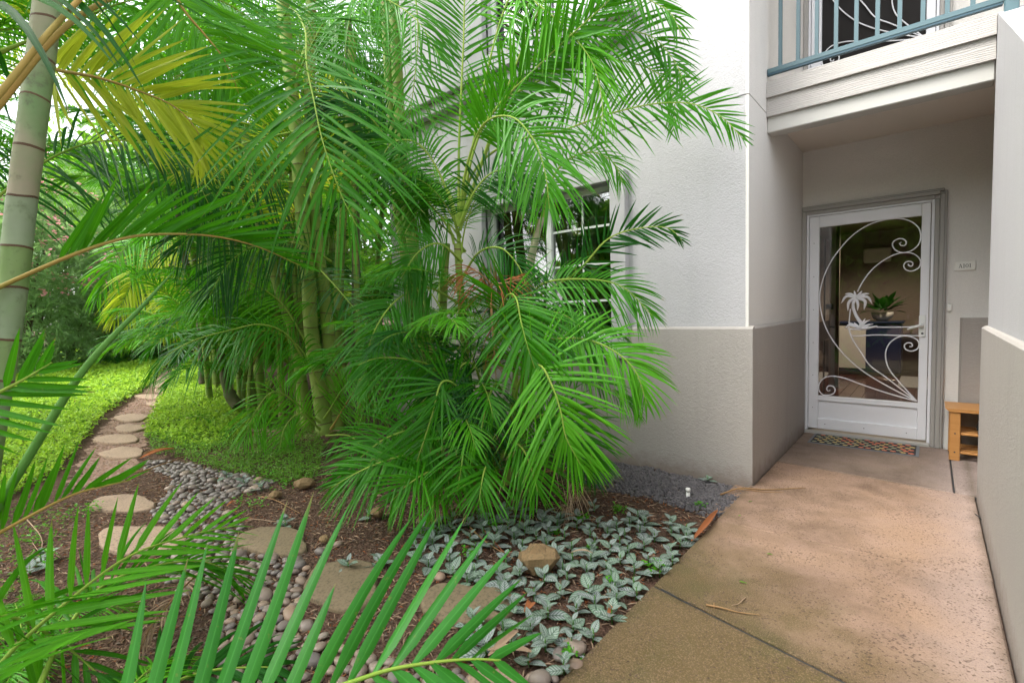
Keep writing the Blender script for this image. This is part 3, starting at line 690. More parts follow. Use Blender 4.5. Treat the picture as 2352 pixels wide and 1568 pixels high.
slab([(XS+.006, j3(XS)+.004), (.132, j3(.13)+.004), (.132, YD-.052), (XS+.006, YD-.052)], -.12, .004, 'concrete_stoop', bev=.005)
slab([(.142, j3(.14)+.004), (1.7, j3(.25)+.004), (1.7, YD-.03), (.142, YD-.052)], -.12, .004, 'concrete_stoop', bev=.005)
for (jf, a_, b_, zt) in ((j1, PL+.004, PR-.002, -.012), (j3, XS+.01, PR+.3, -.008)):
    m_ = MB(); m_.prism([(a_, jf(a_)-.02), (b_, jf(b_)-.02), (b_, jf(b_)+.02), (a_, jf(a_)+.02)], 2, -.11, zt); m_.build('joint_filler', 'rubber_dark', path)
m_ = MB(); m_.box(.12, .155, 4.2, YD-.06, -.11, -.006); m_.build('joint_filler', 'rubber_dark', path)
slab([(-1.02, 3.02), (PL-.004, 3.02), (PL-.004, YF-.003), (-1.02, YF-.003)], -.12, -.012, 'concrete', 'edge_strip', .008)

# ---- stepping stones
def stone_obj(cx, cy, hw, hh, mat, label, seed, top=-.004, group=None, sq=2.25, nm='stepping_stone'):
    r = random.Random(seed); n = 20; ring = []
    ph = [r.uniform(0, 6.28) for _ in range(3)]
    for k in range(n):
        a = k/n*2*math.pi; c, s = math.cos(a), math.sin(a); e = 2/sq
        j = 1+.09*math.sin(2*a+ph[0])+.07*math.sin(3*a+ph[1])+.04*math.sin(5*a+ph[2])+.02*math.sin(9*a+ph[0])
        ring.append(onz(cx+hw*j*math.copysign(abs(c)**e, c), cy-hh*j*math.copysign(abs(s)**e, s))[:2])
    ring = np.array(ring); c = ring.mean(0)
    V, F = [], []
    levels = [(1.0, -.07), (1.02, top-.028), (1.012, top-.010), (.985, top-.002), (.93, top), (.5, top), (.2, top+.001)]
    for s_, z in levels:
        for i, p in enumerate(ring):
            q = c+(p-c)*s_; V.append((*(q), z+.004*math.sin(q[0]*23+seed)*math.sin(q[1]*19+seed*2)))
    for l in range(len(levels)-1): F += [(l*n+i, l*n+(i+1) % n, (l+1)*n+(i+1) % n, (l+1)*n+i) for i in range(n)]
    F.append(list(range((len(levels)-1)*n, len(levels)*n)))
    m_ = MB(); m_.add(V, F, 0, True); o = m_.build(nm, mat, None, (c[0], c[1], 0)); o.location = (c[0], c[1], 0)
    return tag(o, label, 'stone', group)
G_ST = 'stepping stones'
STONES = [(280, 1152, 68, 20, 'step_stone', 'pale oval stepping stone beside the narrow start of the pebble drift'),
 (321, 1234, 92, 34, 'step_stone', 'broad pinkish stepping stone left of the pebble drift, next to the dark mulch'),
 (629, 1237, 82, 30, 'step_stone_mossy', 'brown mossy stepping stone set at the right edge of the pebble drift'),
 (787, 1337, 90, 52, 'step_stone_mossy', 'mossy rounded stepping stone between the pebbles and the silver-leaved plants'),
 (1075, 1378, 104, 46, 'step_stone_mossy', 'large mossy stepping stone half hidden by silver-leaved plants'),
 (1140, 1562, 60, 28, 'step_stone', 'pale stepping stone under the foreground frond near the concrete walk')]
for k, (a, b, c, d, mt, lb) in enumerate(STONES): stone_obj(a, b, c, d, mt, lb, 3+k)
for k, (a, b, c, d) in enumerate([(282,1038,52,12),(269,1006,48,10.5),(299,981,36,8),(302,957,40,8),(355,926,20,4.5),(343,909,30,5.5),(376,895,24,4),(368,883,22,4.5),(373,870,18,3),(393,861,13,2.6)]):
    stone_obj(a, b, c, d, 'step_stone', 'flat tan stepping stone in the dirt trail across the green ground cover', 20+k, .0, G_ST, 2.0)
ST_POLY = [(*onz(a, b)[:2], c, d) for (a, b, c, d, *_ ) in STONES]

# ---- river pebbles
def ico(sub=1):
    p = (1+5**.5)/2; V = [(-1,p,0),(1,p,0),(-1,-p,0),(1,-p,0),(0,-1,p),(0,1,p),(0,-1,-p),(0,1,-p),(p,0,-1),(p,0,1),(-p,0,-1),(-p,0,1)]
    F = [(0,11,5),(0,5,1),(0,1,7),(0,7,10),(0,10,11),(1,5,9),(5,11,4),(11,10,2),(10,7,6),(7,1,8),(3,9,4),(3,4,2),(3,2,6),(3,6,8),(3,8,9),(4,9,5),(2,4,11),(6,2,10),(8,6,7),(9,8,1)]
    V = [np.array(v)/np.linalg.norm(v) for v in V]
    for _ in range(sub):
        M, G = {}, []
        def mid(a, b):
            k = (min(a, b), max(a, b))
            if k not in M: v = V[a]+V[b]; V.append(v/np.linalg.norm(v)); M[k] = len(V)-1
            return M[k]
        for a, b, c in F:
            d, e, f = mid(a, b), mid(b, c), mid(c, a); G += [(a,d,f), (b,e,d), (c,f,e), (d,e,f)]
        F = G
    return np.array(V), np.array(F)
IV, IF = ico(1); IV0, IF0 = ico(0)
pebs = []
for k in range(7):
    v = IV.copy(); a, b, c = rnd.uniform(.9, 1.25), rnd.uniform(.72, .95), rnd.uniform(.42, .62)
    v = v*np.array([a, b, c]); v[:, 0] += .12*v[:, 1]**2*rnd.choice((-1, 1)); v *= (1+.06*np.sin(v[:, [0]]*3+k)*np.cos(v[:, [1]]*4+k))
    pebs.append(qmesh('pebble', v, IF, 'pebble'))
PEB = gpoly([(338,1052),(430,1058),(520,1080),(640,1096),(600,1118),(545,1128),(505,1160),(560,1196),(545,1225),(600,1262),(705,1285),(700,1330),(690,1400),(760,1470),(930,1500),(1060,1520),(1250,1545),(1320,1500),(1345,1520),(1290,1600),(1000,1680),(560,1680),(430,1600),(480,1480),(500,1420),(480,1380),(390,1330),(362,1275),(400,1215),(345,1175),(385,1130),(400,1090),(330,1070)])
pa = np.array(PEB); lo, hi = pa.min(0), pa.max(0)
cand = NP.uniform(lo, hi, (26000, 2)); cand = cand[inpoly(cand, PEB)]
def clear_of_stones(P, extra=1.0):
    ok = np.ones(len(P), bool)
    for (a, b, c, d, *_) in STONES:
        ring = [onz(a+c*extra*1.04*math.cos(t_), b+d*extra*1.04*math.sin(t_))[:2] for t_ in np.linspace(0, 6.283, 20)[:-1]]
        ok &= ~inpoly(P, ring)
    return ok
cand = cand[clear_of_stones(cand)]
sel = []; grid = {}
for p in cand:
    dist = math.hypot(*p); r = rnd.choice((rnd.uniform(.016, .026), rnd.uniform(.022, .044)))
    kx, ky = int(p[0]/.09), int(p[1]/.09); ok = True
    for i in (-1, 0, 1):
        for j in (-1, 0, 1):
            for (q, rq) in grid.get((kx+i, ky+j), ()):
                if (q[0]-p[0])**2+(q[1]-p[1])**2 < (.80*(r+rq))**2: ok = False
    if ok: grid.setdefault((kx, ky), []).append((p, r)); sel.append((p, r))
sel.sort(key=lambda s: -s[1]/math.hypot(*s[0]))
print('pebbles', len(sel))
restV, restF = [], []
for k, (p, r) in enumerate(sel):
    z = float(ground_z(p[0], p[1]))+r*.36
    if k < 300:
        o = link('river_pebble', pebs[k % 7], None, (p[0], p[1], z)); o.scale = (r, r, r); o.rotation_euler = (rnd.uniform(-.3, .3), rnd.uniform(-.3, .3), rnd.uniform(0, 6.28))
        tag(o, 'smooth grey or tan river pebble in the pebble drift beside the stepping stones', 'pebble', 'river pebbles')
    else:
        a = rnd.uniform(0, 6.28); s_ = np.array([1.1, .85, .55])*r; v = IV*s_; ca, sa = math.cos(a), math.sin(a)
        v = np.stack([v[:, 0]*ca-v[:, 1]*sa, v[:, 0]*sa+v[:, 1]*ca, v[:, 2]], 1)+[p[0], p[1], z]
        restF.append(IF+len(restV)*len(IV)); restV.append(v)
if restV:
    tag(link('pebble_drift', qmesh('pebble_drift', np.vstack(restV), np.vstack(restF), 'pebble')), 'more small river pebbles filling the pebble drift', 'pebbles', kind='stuff')
# a few strays lying on the bare soil
for k, (x, y, r) in enumerate([(735,1262,.034),(1050,1235,.026),(1010,1310,.03),(1240,1550,.042),(1287,1490,.036),(1318,1478,.045),(776,1246,.030),(745,1256,.022),(940,1300,.026)]):
    p = onz(x, y); o = link('river_pebble', pebs[k % 7], None, (p[0], p[1], float(ground_z(p[0], p[1]))+r*.4)); o.scale = (r,)*3; o.rotation_euler = (0, 0, k*1.3)
    tag(o, 'stray river pebble lying on bare soil away from the pebble drift', 'pebble', 'stray river pebbles')
# angular rock among the silver plants
v = IV.copy()*np.array([.088, .075, .075]); v = v*(1+.20*np.sin(v[:, [0]]*70+1)*np.cos(v[:, [1]]*55)+.12*np.sin(v[:, [2]]*60)); v = np.round(v/.022)*.022*.6+v*.4
p = onz(1238, 1300); o = link('garden_rock', qmesh('garden_rock', v, IF, 'rock', smooth=False), None, (p[0], p[1], .035)); o.rotation_euler = (.1, -.1, .6); tag(o, 'angular ochre rock among the silver-leaved plants', 'rock')
for k, (x, y, r) in enumerate([(868,1180,.05),(700,1115,.07),(632,1140,.05),(745,1240,.035)]):
    p = onz(x, y); v = IV*np.array([r, r*.8, r*.6]); v = v*(1+.15*np.sin(v[:, [0]]*90+k)*np.cos(v[:, [1]]*80))
    o = link('lava_stone', qmesh('lava_stone', v, IF, 'rock', smooth=False), None, (p[0], p[1], r*.25)); o.rotation_euler = (0, 0, k)
    tag(o, 'small rough brown lava stone on the bare soil below the palms', 'rock', 'small lava stones')

def scatter_quads(P, size, tilt, seed, aspect=.55, lift=None):
    """one folded leaf (two quads) per point"""
    g = np.random.default_rng(seed); n = len(P); a = g.uniform(0, 2*math.pi, n); ti = g.uniform(-tilt*.3, tilt, n); s_ = size*g.uniform(.65, 1.3, n)
    d = np.stack([np.cos(a)*np.cos(ti), np.sin(a)*np.cos(ti), np.sin(ti)], 1); sd = np.stack([-np.sin(a), np.cos(a), g.uniform(-.35, .35, n)], 1)
    sd /= np.linalg.norm(sd, axis=1)[:, None]; up = np.cross(d, sd)
    A = P; B = P+d*s_[:, None]*.5; C = P+d*s_[:, None]-np.array([0,0,1])*(s_*.12)[:, None]; w_ = (s_*aspect*.5)[:, None]
    L = B+sd*w_+up*w_*.35; Rr = B-sd*w_+up*w_*.35
    V = np.stack([A, L, C, Rr], 1).reshape(-1, 3); i = np.arange(n)*4
    F = np.concatenate([np.stack([i, i+2, i+1], 1), np.stack([i, i+3, i+2], 1)])
    uv = np.concatenate([np.tile([(0, 0), (0, .95), (-1, .5)], (n, 1)), np.tile([(0, 0), (1, .5), (0, .95)], (n, 1))])
    return V, F, uv
# ---- gravel against the wall
GR = gpoly([(1300,1036),(1728,1117),(1712,1150),(1640,1185),(1560,1160),(1470,1130),(1380,1118),(1300,1090)])
pa = np.array(GR); q = NP.uniform(pa.min(0), pa.max(0), (17000, 2)); q = q[inpoly(q, GR) & (q[:, 1] < YF-.01)]; q = q[:7000]
keep = NP.uniform(0, 1, len(q)) < np.clip((q[:, 1]-2.85)/.35, .12, 1); q = q[keep]
s_ = NP.uniform(.008, .019, len(q)); rot = NP.uniform(0, 6.28, len(q))
base = IV0[None]*NP.uniform(.55, 1.2, (len(q), 12, 1))*(s_[:, None, None]*NP.uniform(.6, 1.2, (len(q), 1, 3)))
c_, n_ = np.cos(rot)[:, None], np.sin(rot)[:, None]
b2 = np.stack([base[..., 0]*c_-base[..., 1]*n_, base[..., 0]*n_+base[..., 1]*c_, base[..., 2]], -1)+np.concatenate([q, (ground_z(q[:, 0], q[:, 1])+NP.uniform(0, .012, len(q)))[:, None]], 1)[:, None, :]
F = (IF0[None]+np.arange(len(q))[:, None, None]*12).reshape(-1, 3)
tag(link('gravel', qmesh('gravel', b2.reshape(-1, 3), F, 'gravel', smooth=False)), 'dark crushed gravel strip along the foot of the taupe wall', 'gravel', kind='stuff')
# ---- litter on the soil
LIT = gpoly([(150,1120),(215,1010),(300,915),(360,880),(395,880),(345,965),(330,990),(345,1050),(640,1095),(740,1080),(1300,1060),(1640,1180),(1590,1240),(1260,1568),(900,1700),(0,1750),(-250,1400),(0,1250)])
pa = np.array(LIT); q = NP.uniform(pa.min(0), pa.max(0), (90000, 2)); q = q[inpoly(q, LIT)][:24000]
P = np.concatenate([q, (ground_z(q[:, 0], q[:, 1])+NP.uniform(.001, .010, len(q)))[:, None]], 1)
for nm, mt, sl, sz, asp in (('leaf_litter', 'palm_leaf_dead', slice(0, 7000), .045, .14), ('bark_litter', 'tree_bark', slice(7000, 19000), .022, .4), ('rust_litter', 'palm_leaf_rust', slice(19000, 23500), .022, .3)):
    V, F, uv = scatter_quads(P[sl], sz, .35, 5, asp); tag(link(nm, qmesh(nm, V, F, mt, uv=uv, smooth=False)), {'leaf_litter': 'dry tan leaf shreds scattered over the soil bed', 'bark_litter': 'dark brown bark mulch scattered over the soil bed', 'rust_litter': 'reddish leaf crumbs scattered over the soil bed'}[nm], 'litter', kind='stuff')
# dirt trail litter
# ---- ground cover
LAWN = gpoly([(-700,1330),(-150,1230),(40,1125),(140,1072),(185,1020),(220,975),(262,935),(318,900),(348,880),(360,862),(375,848),(392,840),(430,822),(455,803),(300,800),(-700,800)])
LAWN2 = gpoly([(405,862),(390,885),(345,965),(332,1000),(400,1022),(480,1030),(560,1000),(640,950),(620,890),(560,855),(510,832),(470,815),(440,832)])
WEED = gpoly([(335,1002),(350,1035),(420,1050),(500,1078),(600,1092),(690,1125),(735,1085),(745,1030),(700,970),(560,960),(470,1005)])
def polar(n, d0, d1, b0, b1):
    d = np.exp(NP.uniform(math.log(d0), math.log(d1), n)); b = NP.uniform(b0, b1, n)
    return np.stack([-np.sin(b)*d, np.cos(b)*d], 1), d
def cover(name, polys, n, size, mat, label, d0, d1, hmax, seed, tilt=.9):
    q, d = polar(n, d0, d1, R_(20), R_(112)); m_ = np.zeros(len(q), bool)
    for pl in polys: m_ |= inpoly(q, pl)
    q, d = q[m_], d[m_]; gr = np.clip(d/7, .8, 3.2)
    mound = .5+.5*hash_noise(q[:, 0], q[:, 1], 3.0)
    z = ground_z(q[:, 0], q[:, 1])+NP.uniform(.05, 1, len(q))*hmax*(.55+.6*mound)*np.clip(d/6, .7, 1.6)
    V, F, uv = scatter_quads(np.concatenate([q, z[:, None]], 1), size*gr, tilt, seed)
    print(name, len(q))
    return tag(link(name, qmesh(name, V, F, mat, uv=uv, smooth=False)), label, 'ground cover', kind='stuff')
cover('ground_cover', [LAWN, LAWN2], 360000, .047, 'cover_leaf', 'bright yellow-green leafy ground cover on both sides of the trail', 4.2, 34, .13, 3, 1.15)
cover('ground_cover_deep', [LAWN, LAWN2], 110000, .042, 'cover_leaf_deep', 'deeper green leaves mixed through the ground cover', 4.2, 34, .11, 4, 1.15)  # darker green leaves mixed in among the bright ones
cover('weeds', [WEED], 150000, .032, 'cover_leaf_deep', 'low green weeds creeping over soil below the palm clump', 4.0, 9, .10, 6)
LEFTW = gpoly([(-400,1500),(-100,1250),(60,1130),(150,1150),(190,1190),(130,1250),(60,1330),(120,1420),(0,1600)])
cover('seedling_weeds', [LEFTW], 26000, .028, 'cover_leaf_deep', 'patchy seedlings on the mulch left of the stepping stones', 1.6, 5.5, .06, 8)
# small bright weeds dotted in the silver bed
pts = []
for (x, y, r) in ((1700*.3906+689, 1032+560*.3906, .03), (1345,1188,.03), (1420,1168,.035), (1425,1165,.04), (1500,1300,.05), (1410,1335,.04), (1310,1497,.04), (1068,1262,.04), (1137,1205,.03), (1605,1157,.04), (1275,1222,.03), (1330,1192,.03), (590,1160,.07), (650,1120,.08), (610,1100,.08), (560,1150,.06), (205,1165,.06), (215,1170,.05), (160,1185,.09), (80,1240,.1), (110,1290,.08)):
    c = onz(x, y)
    for _ in range(26): pts.append((c[0]+rnd.gauss(0, r*.5), c[1]+rnd.gauss(0, r*.5), float(ground_z(c[0], c[1]))+rnd.uniform(.01, r*1.1)))
V, F, uv = scatter_quads(np.array(pts), .024, .9, 9, .6); tag(link('sprout_weeds', qmesh('sprout_weeds', V, F, 'palm_leaf_bright', uv=uv, smooth=False)), 'tiny bright green weed sprouts dotted over the soil bed', 'weeds', kind='stuff')

# ---- silver-leaved plants
def broad_leaf(L, W, curl, cup):
    V, uv = [], []; n, k = 7, 4
    for i in range(n):
        s_ = i/(n-1); w_ = W*.5*(math.sin(math.pi*min(1, s_*.97+.03)**.8)**.85) if 0 < i < n-1 else W*.03
        for j in range(k+1):
            u = j/k*2-1; V.append((L*s_, u*w_, curl*L*(s_*(1-s_)*1.4-s_*s_*.25)+cup*w_*abs(u)+.0015*math.sin(s_*40))); uv.append((u, s_))
    Q, U = [], []
    for i in range(n-1):
        for j in range(k):
            a = i*(k+1)+j; q_ = (a, a+k+1, a+k+2, a+1); Q.append(q_); U += [uv[z] for z in q_]
    return qmesh('leaf', V, Q, 'silver_leaf', uv=U)
SL = [broad_leaf(1, .60, .14, .16), broad_leaf(1, .54, .06, .22), broad_leaf(1, .66, .20, .08)]
stemm = MB(); stemm.tube([(0,0,-.01), (.003,.002,.03), (0,0,.055)], [.004, .003, .002], 5); st_me = stemm.build('x', 'spear_green').data; bpy.data.objects.remove(bpy.data.objects['x'])
SILV = gpoly([(955,1235),(985,1205),(1090,1190),(1180,1168),(1330,1178),(1400,1200),(1460,1180),(1560,1195),(1594,1225),(1588,1258),(1500,1370),(1420,1440),(1330,1535),(1225,1545),(1150,1500),(1075,1470),(1075,1420),(1140,1335),(1060,1325),(1000,1300),(930,1275)])
pa = np.array(SILV); q = NP.uniform(pa.min(0), pa.max(0), (9000, 2)); q = q[inpoly(q, SILV)]; q = q[clear_of_stones(q, .8)]
rk = onz(1238, 1300)[:2]; sp = []
for p in q:
    if np.hypot(*(p-rk)) < .10 or p[0] > PL-.02: continue
    if all((p[0]-s2[0])**2+(p[1]-s2[1])**2 > .088**2 for s2 in sp): sp.append(p)
sp += [onz(*z)[:2] for z in ((560,1105),(600,1120),(850,1180),(655,1200),(870,1290),(800,1300),(1365,1165),(1625,1098),(95,1285),(70,1310),(520,1090))]
for p in sp:
    g0 = float(ground_z(*p)); o = empty('silver_leaf_plant', (p[0], p[1], g0), rnd.uniform(0, 6.28), 'silver-leaved creeping plant with dark green veins in the soil bed by the walk', 'plant', 'silver-leaved plants')
    link('stem', st_me, o); big = rnd.uniform(.78, 1.22)
    for lv in range(rnd.choice((2, 3, 3))):
        for sgn in (0, 1):
            f = link('leaf', SL[rnd.randrange(3)], o, (0, 0, .014+.020*lv)); s2 = (.086-.019*lv)*big*rnd.uniform(.8, 1.15)
            f.scale = (s2, s2, s2); f.rotation_euler = (rnd.uniform(-.25, .25), -rnd.uniform(-.08, .22)-.24*lv, lv*1.57+sgn*math.pi+rnd.uniform(-.35, .35))
print('silver plants', len(sp))
# ================================================================== PALMS
def unit(v): v = np.asarray(v, float); return v/(np.linalg.norm(v)+1e-12)
def leaflet_geo(b, d, wd, L, W, droop, segs=6, kink=0.0, fold=.32):
    s = np.linspace(0, 1, segs+1)
    c = b+d*L*s[:, None]+np.array([0, 0, -1.0])*(droop*L*s**2.0)[:, None]+wd*(kink*L*s**2)[:, None]
    t = np.gradient(c, axis=0); t /= np.linalg.norm(t, axis=1)[:, None]+1e-12
    sd = wd-(t@wd)[:, None]*t; sd /= np.linalg.norm(sd, axis=1)[:, None]+1e-12; nn = np.cross(t, sd)
    w = W*.5*np.clip(.30+s/.22, .3, 1)*(np.clip(1-s**2.4, 0, 1)**.85+.02)
    V = np.stack([c-sd*w[:, None]+nn*(w*fold)[:, None], c, c+sd*w[:, None]+nn*(w*fold)[:, None]], 1).reshape(-1, 3)
    Q, U = [], []
    for i in range(segs):
        for j in (0, 1):
            a = i*3+j; Q.append((a, a+1, a+4, a+3)); U += [(j-1, s[i]), (j, s[i]), (j, s[i+1]), (j-1, s[i+1])]
    return V, np.array(Q), U
WM = .56
def frond_geo(P, L, n, W, hint, seed, t0=.16, a0=72, a1=16, lift=.22, droop=.30, rr=(.011, .002), prof=None, jit=.085, segs=6, gap=0.0, sides=(-1, 1)):
    r = random.Random(seed); C = spline(P, 40); P_, T, _, _ = frames(C)
    lf = []
    for k in range(n):
        t = t0+(1-t0)*(k+.5)/n; x = t*39; i = min(38, int(x)); u = x-i
        p = C[i]*(1-u)+C[i+1]*u; tg = unit(T[i]*(1-u)+T[i+1]*u)
        h = hint(p) if callable(hint) else np.asarray(hint, float)
        B = unit(np.cross(tg, h)); N = np.cross(B, tg); q = (t-t0)/(1-t0)
        ln = L*(.52+.48*math.sin(math.pi*min(1, q*1.25+.12)) if q < .5 else .22+.78*math.cos((q-.38)/.62*math.pi/2)**.8)
        a = R_(a0+(a1-a0)*q**1.25)
        for sg in sides:
            if r.random() < gap: continue
            aa = a+r.gauss(0, jit); lz = lift*(1-.5*q)+r.gauss(0, jit*1.3)
            d = unit(math.cos(aa)*tg+sg*math.sin(aa)*B+lz*N)
            off = tg*r.uniform(-.008, .008)
            lf.append(leaflet_geo(p+off, d, unit(tg-d*(tg@d)+N*r.gauss(0, .25)), ln*(r.uniform(.9, 1.08) if r.random() > .05 else r.uniform(.45, .8)), W*WM*(.55+.45*min(1, ln/L*1.2)), droop*r.uniform(.6, 1.4), segs, r.gauss(0, .03)))
    rad = np.linspace(rr[0], rr[1], 40); rad[:5] *= np.linspace(1.5, 1.0, 5)
    return tube(C[::1], rad, 6), lf
def join_frond(g):
    (RV, RQ), lf = g; V = [RV]; Q = [RQ]; mi = [np.ones(len(RQ), int)]; uv = [np.zeros((len(RQ)*4, 2))]; b = len(RV)
    for v, q, u in lf: V.append(v); Q.append(q+b); mi.append(np.zeros(len(q), int)); uv.append(np.array(u)); b += len(v)
    return np.vstack(V), np.vstack(Q), np.concatenate(mi), np.vstack(uv)
def frond_mesh(g, mats, off=(0,0,0)):
    V, Q, mi, uv = join_frond(g); return qmesh('frond', V-np.array(off), Q, mats, mi, uv)
# ---- shared frond shapes, base at the origin, arching toward +X
LIB = {}
def arc(length, e0, e1, n=14):
    P = [np.zeros(3)]
    for i in range(n):
        a = R_(e0+(e1-e0)*((i+.5)/n)**1.3); P.append(P[-1]+np.array([math.sin(a), 0, math.cos(a)])*length/n)
    return np.array(P)
for k, (ln, e0, e1, L, nl) in enumerate([(1.75, 14, 95, .52, 36), (1.95, 22, 118, .56, 40), (1.6, 35, 120, .50, 34), (1.85, 8, 72, .55, 38), (1.5, 48, 128, .48, 32), (2.1, 18, 105, .60, 40)]):
    g = frond_geo(arc(ln, e0, e1), L, int(nl*1.25), .034, (-.35, 0, 1.0), 100+k, t0=.2, droop=.34+.05*(k % 3), gap=.02)
    base = frond_mesh(g, ['palm_leaf', 'rachis_green'])
    LIB[('palm_leaf', k)] = base
    for mt, rm in (('palm_leaf_bright', 'rachis_green'), ('palm_leaf_dark', 'rachis_green'), ('palm_leaf_yellow', 'rachis_orange'), ('palm_leaf_dead', 'dead_stalk')):
        c = base.copy(); c.materials[0] = MATS[mt]; c.materials[1] = MATS[rm]; LIB[(mt, k)] = c
def lib_frond(root, pos, az, kind='palm_leaf', k=None, s=1.0, tilt=0.0, roll=0.0):
    o = link('frond', LIB[(kind, rnd.randrange(6) if k is None else k)], root, pos)
    o.rotation_euler = Euler((roll, tilt, az), 'XYZ'); o.scale = (s, s*rnd.choice((-1, 1)) if False else s, s); return o
# ---- ringed stems
def stem_mesh(P, r0, r1, ring, mats=('stem_green', 'scar_ring'), off=(0,0,0), flare=1.35, sides=12, seed=0, bands=None):
    r = random.Random(seed); C = spline(P, 60); L = np.r_[0, np.cumsum(np.linalg.norm(np.diff(C, axis=0), axis=1))]; tot = L[-1]
    ss, rad, mt = [], [], []; s = 0.0
    while s < tot:
        bm = bands(np.interp(s, L, C[:, 2]), r) if bands else 0
        ln = ring*r.uniform(.85, 1.2); f = s/tot; rb = (r0+(r1-r0)*f)*(1+(flare-1)*math.exp(-s/.16))
        for (ds, k, m_) in ((0, 1.012, 1), (.003, 1.03, 1), (.007, 1.012, 1), (.010, .995, 0), (ln*.5, .99, 0), (ln*.9, 1.0, 0)):
            if s+ds < tot: ss.append(s+ds); rad.append(rb*k); mt.append(m_ if m_ else bm)
        s += ln
    ss.append(tot); rad.append(rad[-1]); mt.append(0)
    Q3 = np.stack([np.interp(ss, L, C[:, i]) for i in range(3)], 1); V, Q = tube(Q3, rad, sides)
    mi = np.repeat([m_ for m_ in mt[:-1]], sides)
    ax = np.arange(sides)*2*math.pi/sides; wob = []
    ph = 0.0; am = 0.0
    for i_, m_ in enumerate(mt):
        if m_ == 1 and (i_ == 0 or mt[i_-1] != 1): ph = r.uniform(0, 6.28); am = r.uniform(.05, .16)*rad[i_]
        wob.append((am*np.sin(ax+ph)+.35*am*np.sin(3*ax+ph*2)) if m_ == 1 or (i_ and mt[i_-1] == 1) else np.zeros(sides))
    V = V.copy(); V[:, 2] += np.array(wob).ravel()
    return qmesh('stem', V-np.array(off), Q, list(mats), mi)
def hero_stem(root, pts, r0, r1, ring, mats=('stem_green', 'scar_ring'), seed=0, flare=1.3, nm='stem', bands=None):
    P = [at(*p) for p in pts]; return link(nm, stem_mesh(P, r0, r1, ring, mats, tuple(root.location), flare, 16 if bands else 12, seed, bands), root)
HS = [0]
def hero(root, pts, L, n, W=.034, face=.6, mats=('palm_leaf', 'rachis_green'), split=False, rmats=None, **kw):
    """frond laid through chosen places in space; face 1 = blade turned to the viewer, 0 = blade level"""
    HS[0] += 1; P = [at(*p) for p in pts]
    hint = lambda p: unit(face*toward_eye(p)+(1-face)*np.array([0, 0, 1.0]))
    kw.setdefault('lift', .1); n = int(n*1.3) if root.name != 'young_palm' else n; g = frond_geo(P, L, n, W, hint, HS[0]*13+5, **kw); off = np.array(root.location)
    if not split: return link('frond', frond_mesh(g, list(mats), off), root)
    (RV, RQ), lf = g
    o = link('frond', qmesh('frond', RV-off, RQ, [mats[1]]), root)
    for v, q, u in lf: link('leaflet', qmesh('leaflet', v-off, q, [mats[0]], uv=u), o)
    return o
def clump(loc, label, stems, kinds, seed, fr=(5, 8), group=None, smul=1.0, name='areca_palm', rm=('stem_green', 'scar_ring'), cat='palm', azr=None):
    """stems: (dx, dy, height, lean_x, lean_y, radius)"""
    global rnd
    keep = rnd; rnd = random.Random(seed)
    root = empty(name, (loc[0], loc[1], float(ground_z(loc[0], loc[1]))), label=label, cat=cat, group=group)
    for i, (dx, dy, h, lx, ly, r) in enumerate(stems):
        top = np.array([dx+lx, dy+ly, h]); P = [(dx, dy, -.06), (dx+lx*.3, dy+ly*.3, h*.5), tuple(top)]
        link('stem', stem_mesh(P, r, r*.8, .16, rm, flare=1.3, sides=9, seed=seed+i), root)
        n = rnd.randint(*fr); a0 = rnd.uniform(0, 6.28)
        for j in range(n):
            az = a0+j*2.4+rnd.uniform(-.3, .3)
            if azr is not None: az = rnd.uniform(*azr)
            k = rnd.choice((0, 1, 3, 5)) if j < n*.55 else rnd.choice((2, 4, 1))
            lib_frond(root, tuple(top-np.array([0, 0, rnd.uniform(0, .14)])), az, rnd.choice(kinds), k, smul*rnd.uniform(.75, 1.12), rnd.uniform(-.05, .18), rnd.uniform(-.18, .18))
    rnd = keep; return root
GREEN = ['palm_leaf']*5+['palm_leaf_bright']*2+['palm_leaf_dark']*2
BRIGHT = ['palm_leaf_bright']*4+['palm_leaf']*3+['palm_leaf_yellow']

# ---------------- foreground palm with the pale ringed trunk
b = at(-112, 1452, 2.1); fg = empty('foreground_palm', (b[0], b[1], -.03), label='palm with thick pale ringed trunk rising beside the low fronds', cat='palm')
tp = [(-112,1462,2.1), (-60,1210,2.1), (-25,1000,2.1), (8,800,2.1), (24,691,2.1), (36,594,2.1), (47,490,2.1), (68,330,2.1), (86,195,2.12), (103,60,2.14), (122,-120,2.2), (140,-330,2.25)]
hero_stem(fg, tp, .053, .048, .19, ('stem_pale', 'scar_ring', 'stem_white', 'stem_celadon'), 4, 1.2, 'trunk', lambda z, r: 0 if z > 1.72 else r.choice((2, 3, 3)))
ORG = ('palm_leaf', 'rachis_orange')
hero(fg, [(-90,700,2.0), (79,623,2.05), (171,584,2.1), (256,555,2.15), (342,539,2.25), (478,541,2.4), (590,566,2.55), (690,610,2.7)], .46, 26, .046, .8, ('palm_leaf', 'rachis_orange'), True, t0=.26, a0=34, a1=10, lift=.2, droop=.06, sides=(-1,))
hero(fg, [(-160,400,1.15), (0,214,1.2), (126,60,1.28), (260,-70,1.4), (420,-150,1.6), (600,-150,1.9)], .5, 26, .04, .4, ORG, False, t0=.5, rr=(.0085, .004))
hero(fg, [(-140,420,1.3), (0,240,1.32), (137,74,1.38), (255,-5,1.48), (420,-90,1.7), (640,-120,2.1)], .5, 26, .04, .4, ORG, False, t0=.5, rr=(.0095, .004))
hero(fg, [(-190,150,1.25), (-60,40,1.25), (40,-40,1.3), (150,-110,1.4)], .30, 9, .04, .3, ('palm_leaf_dark', 'rachis_orange'), True, a0=80, a1=50, droop=1.0, t0=.2)
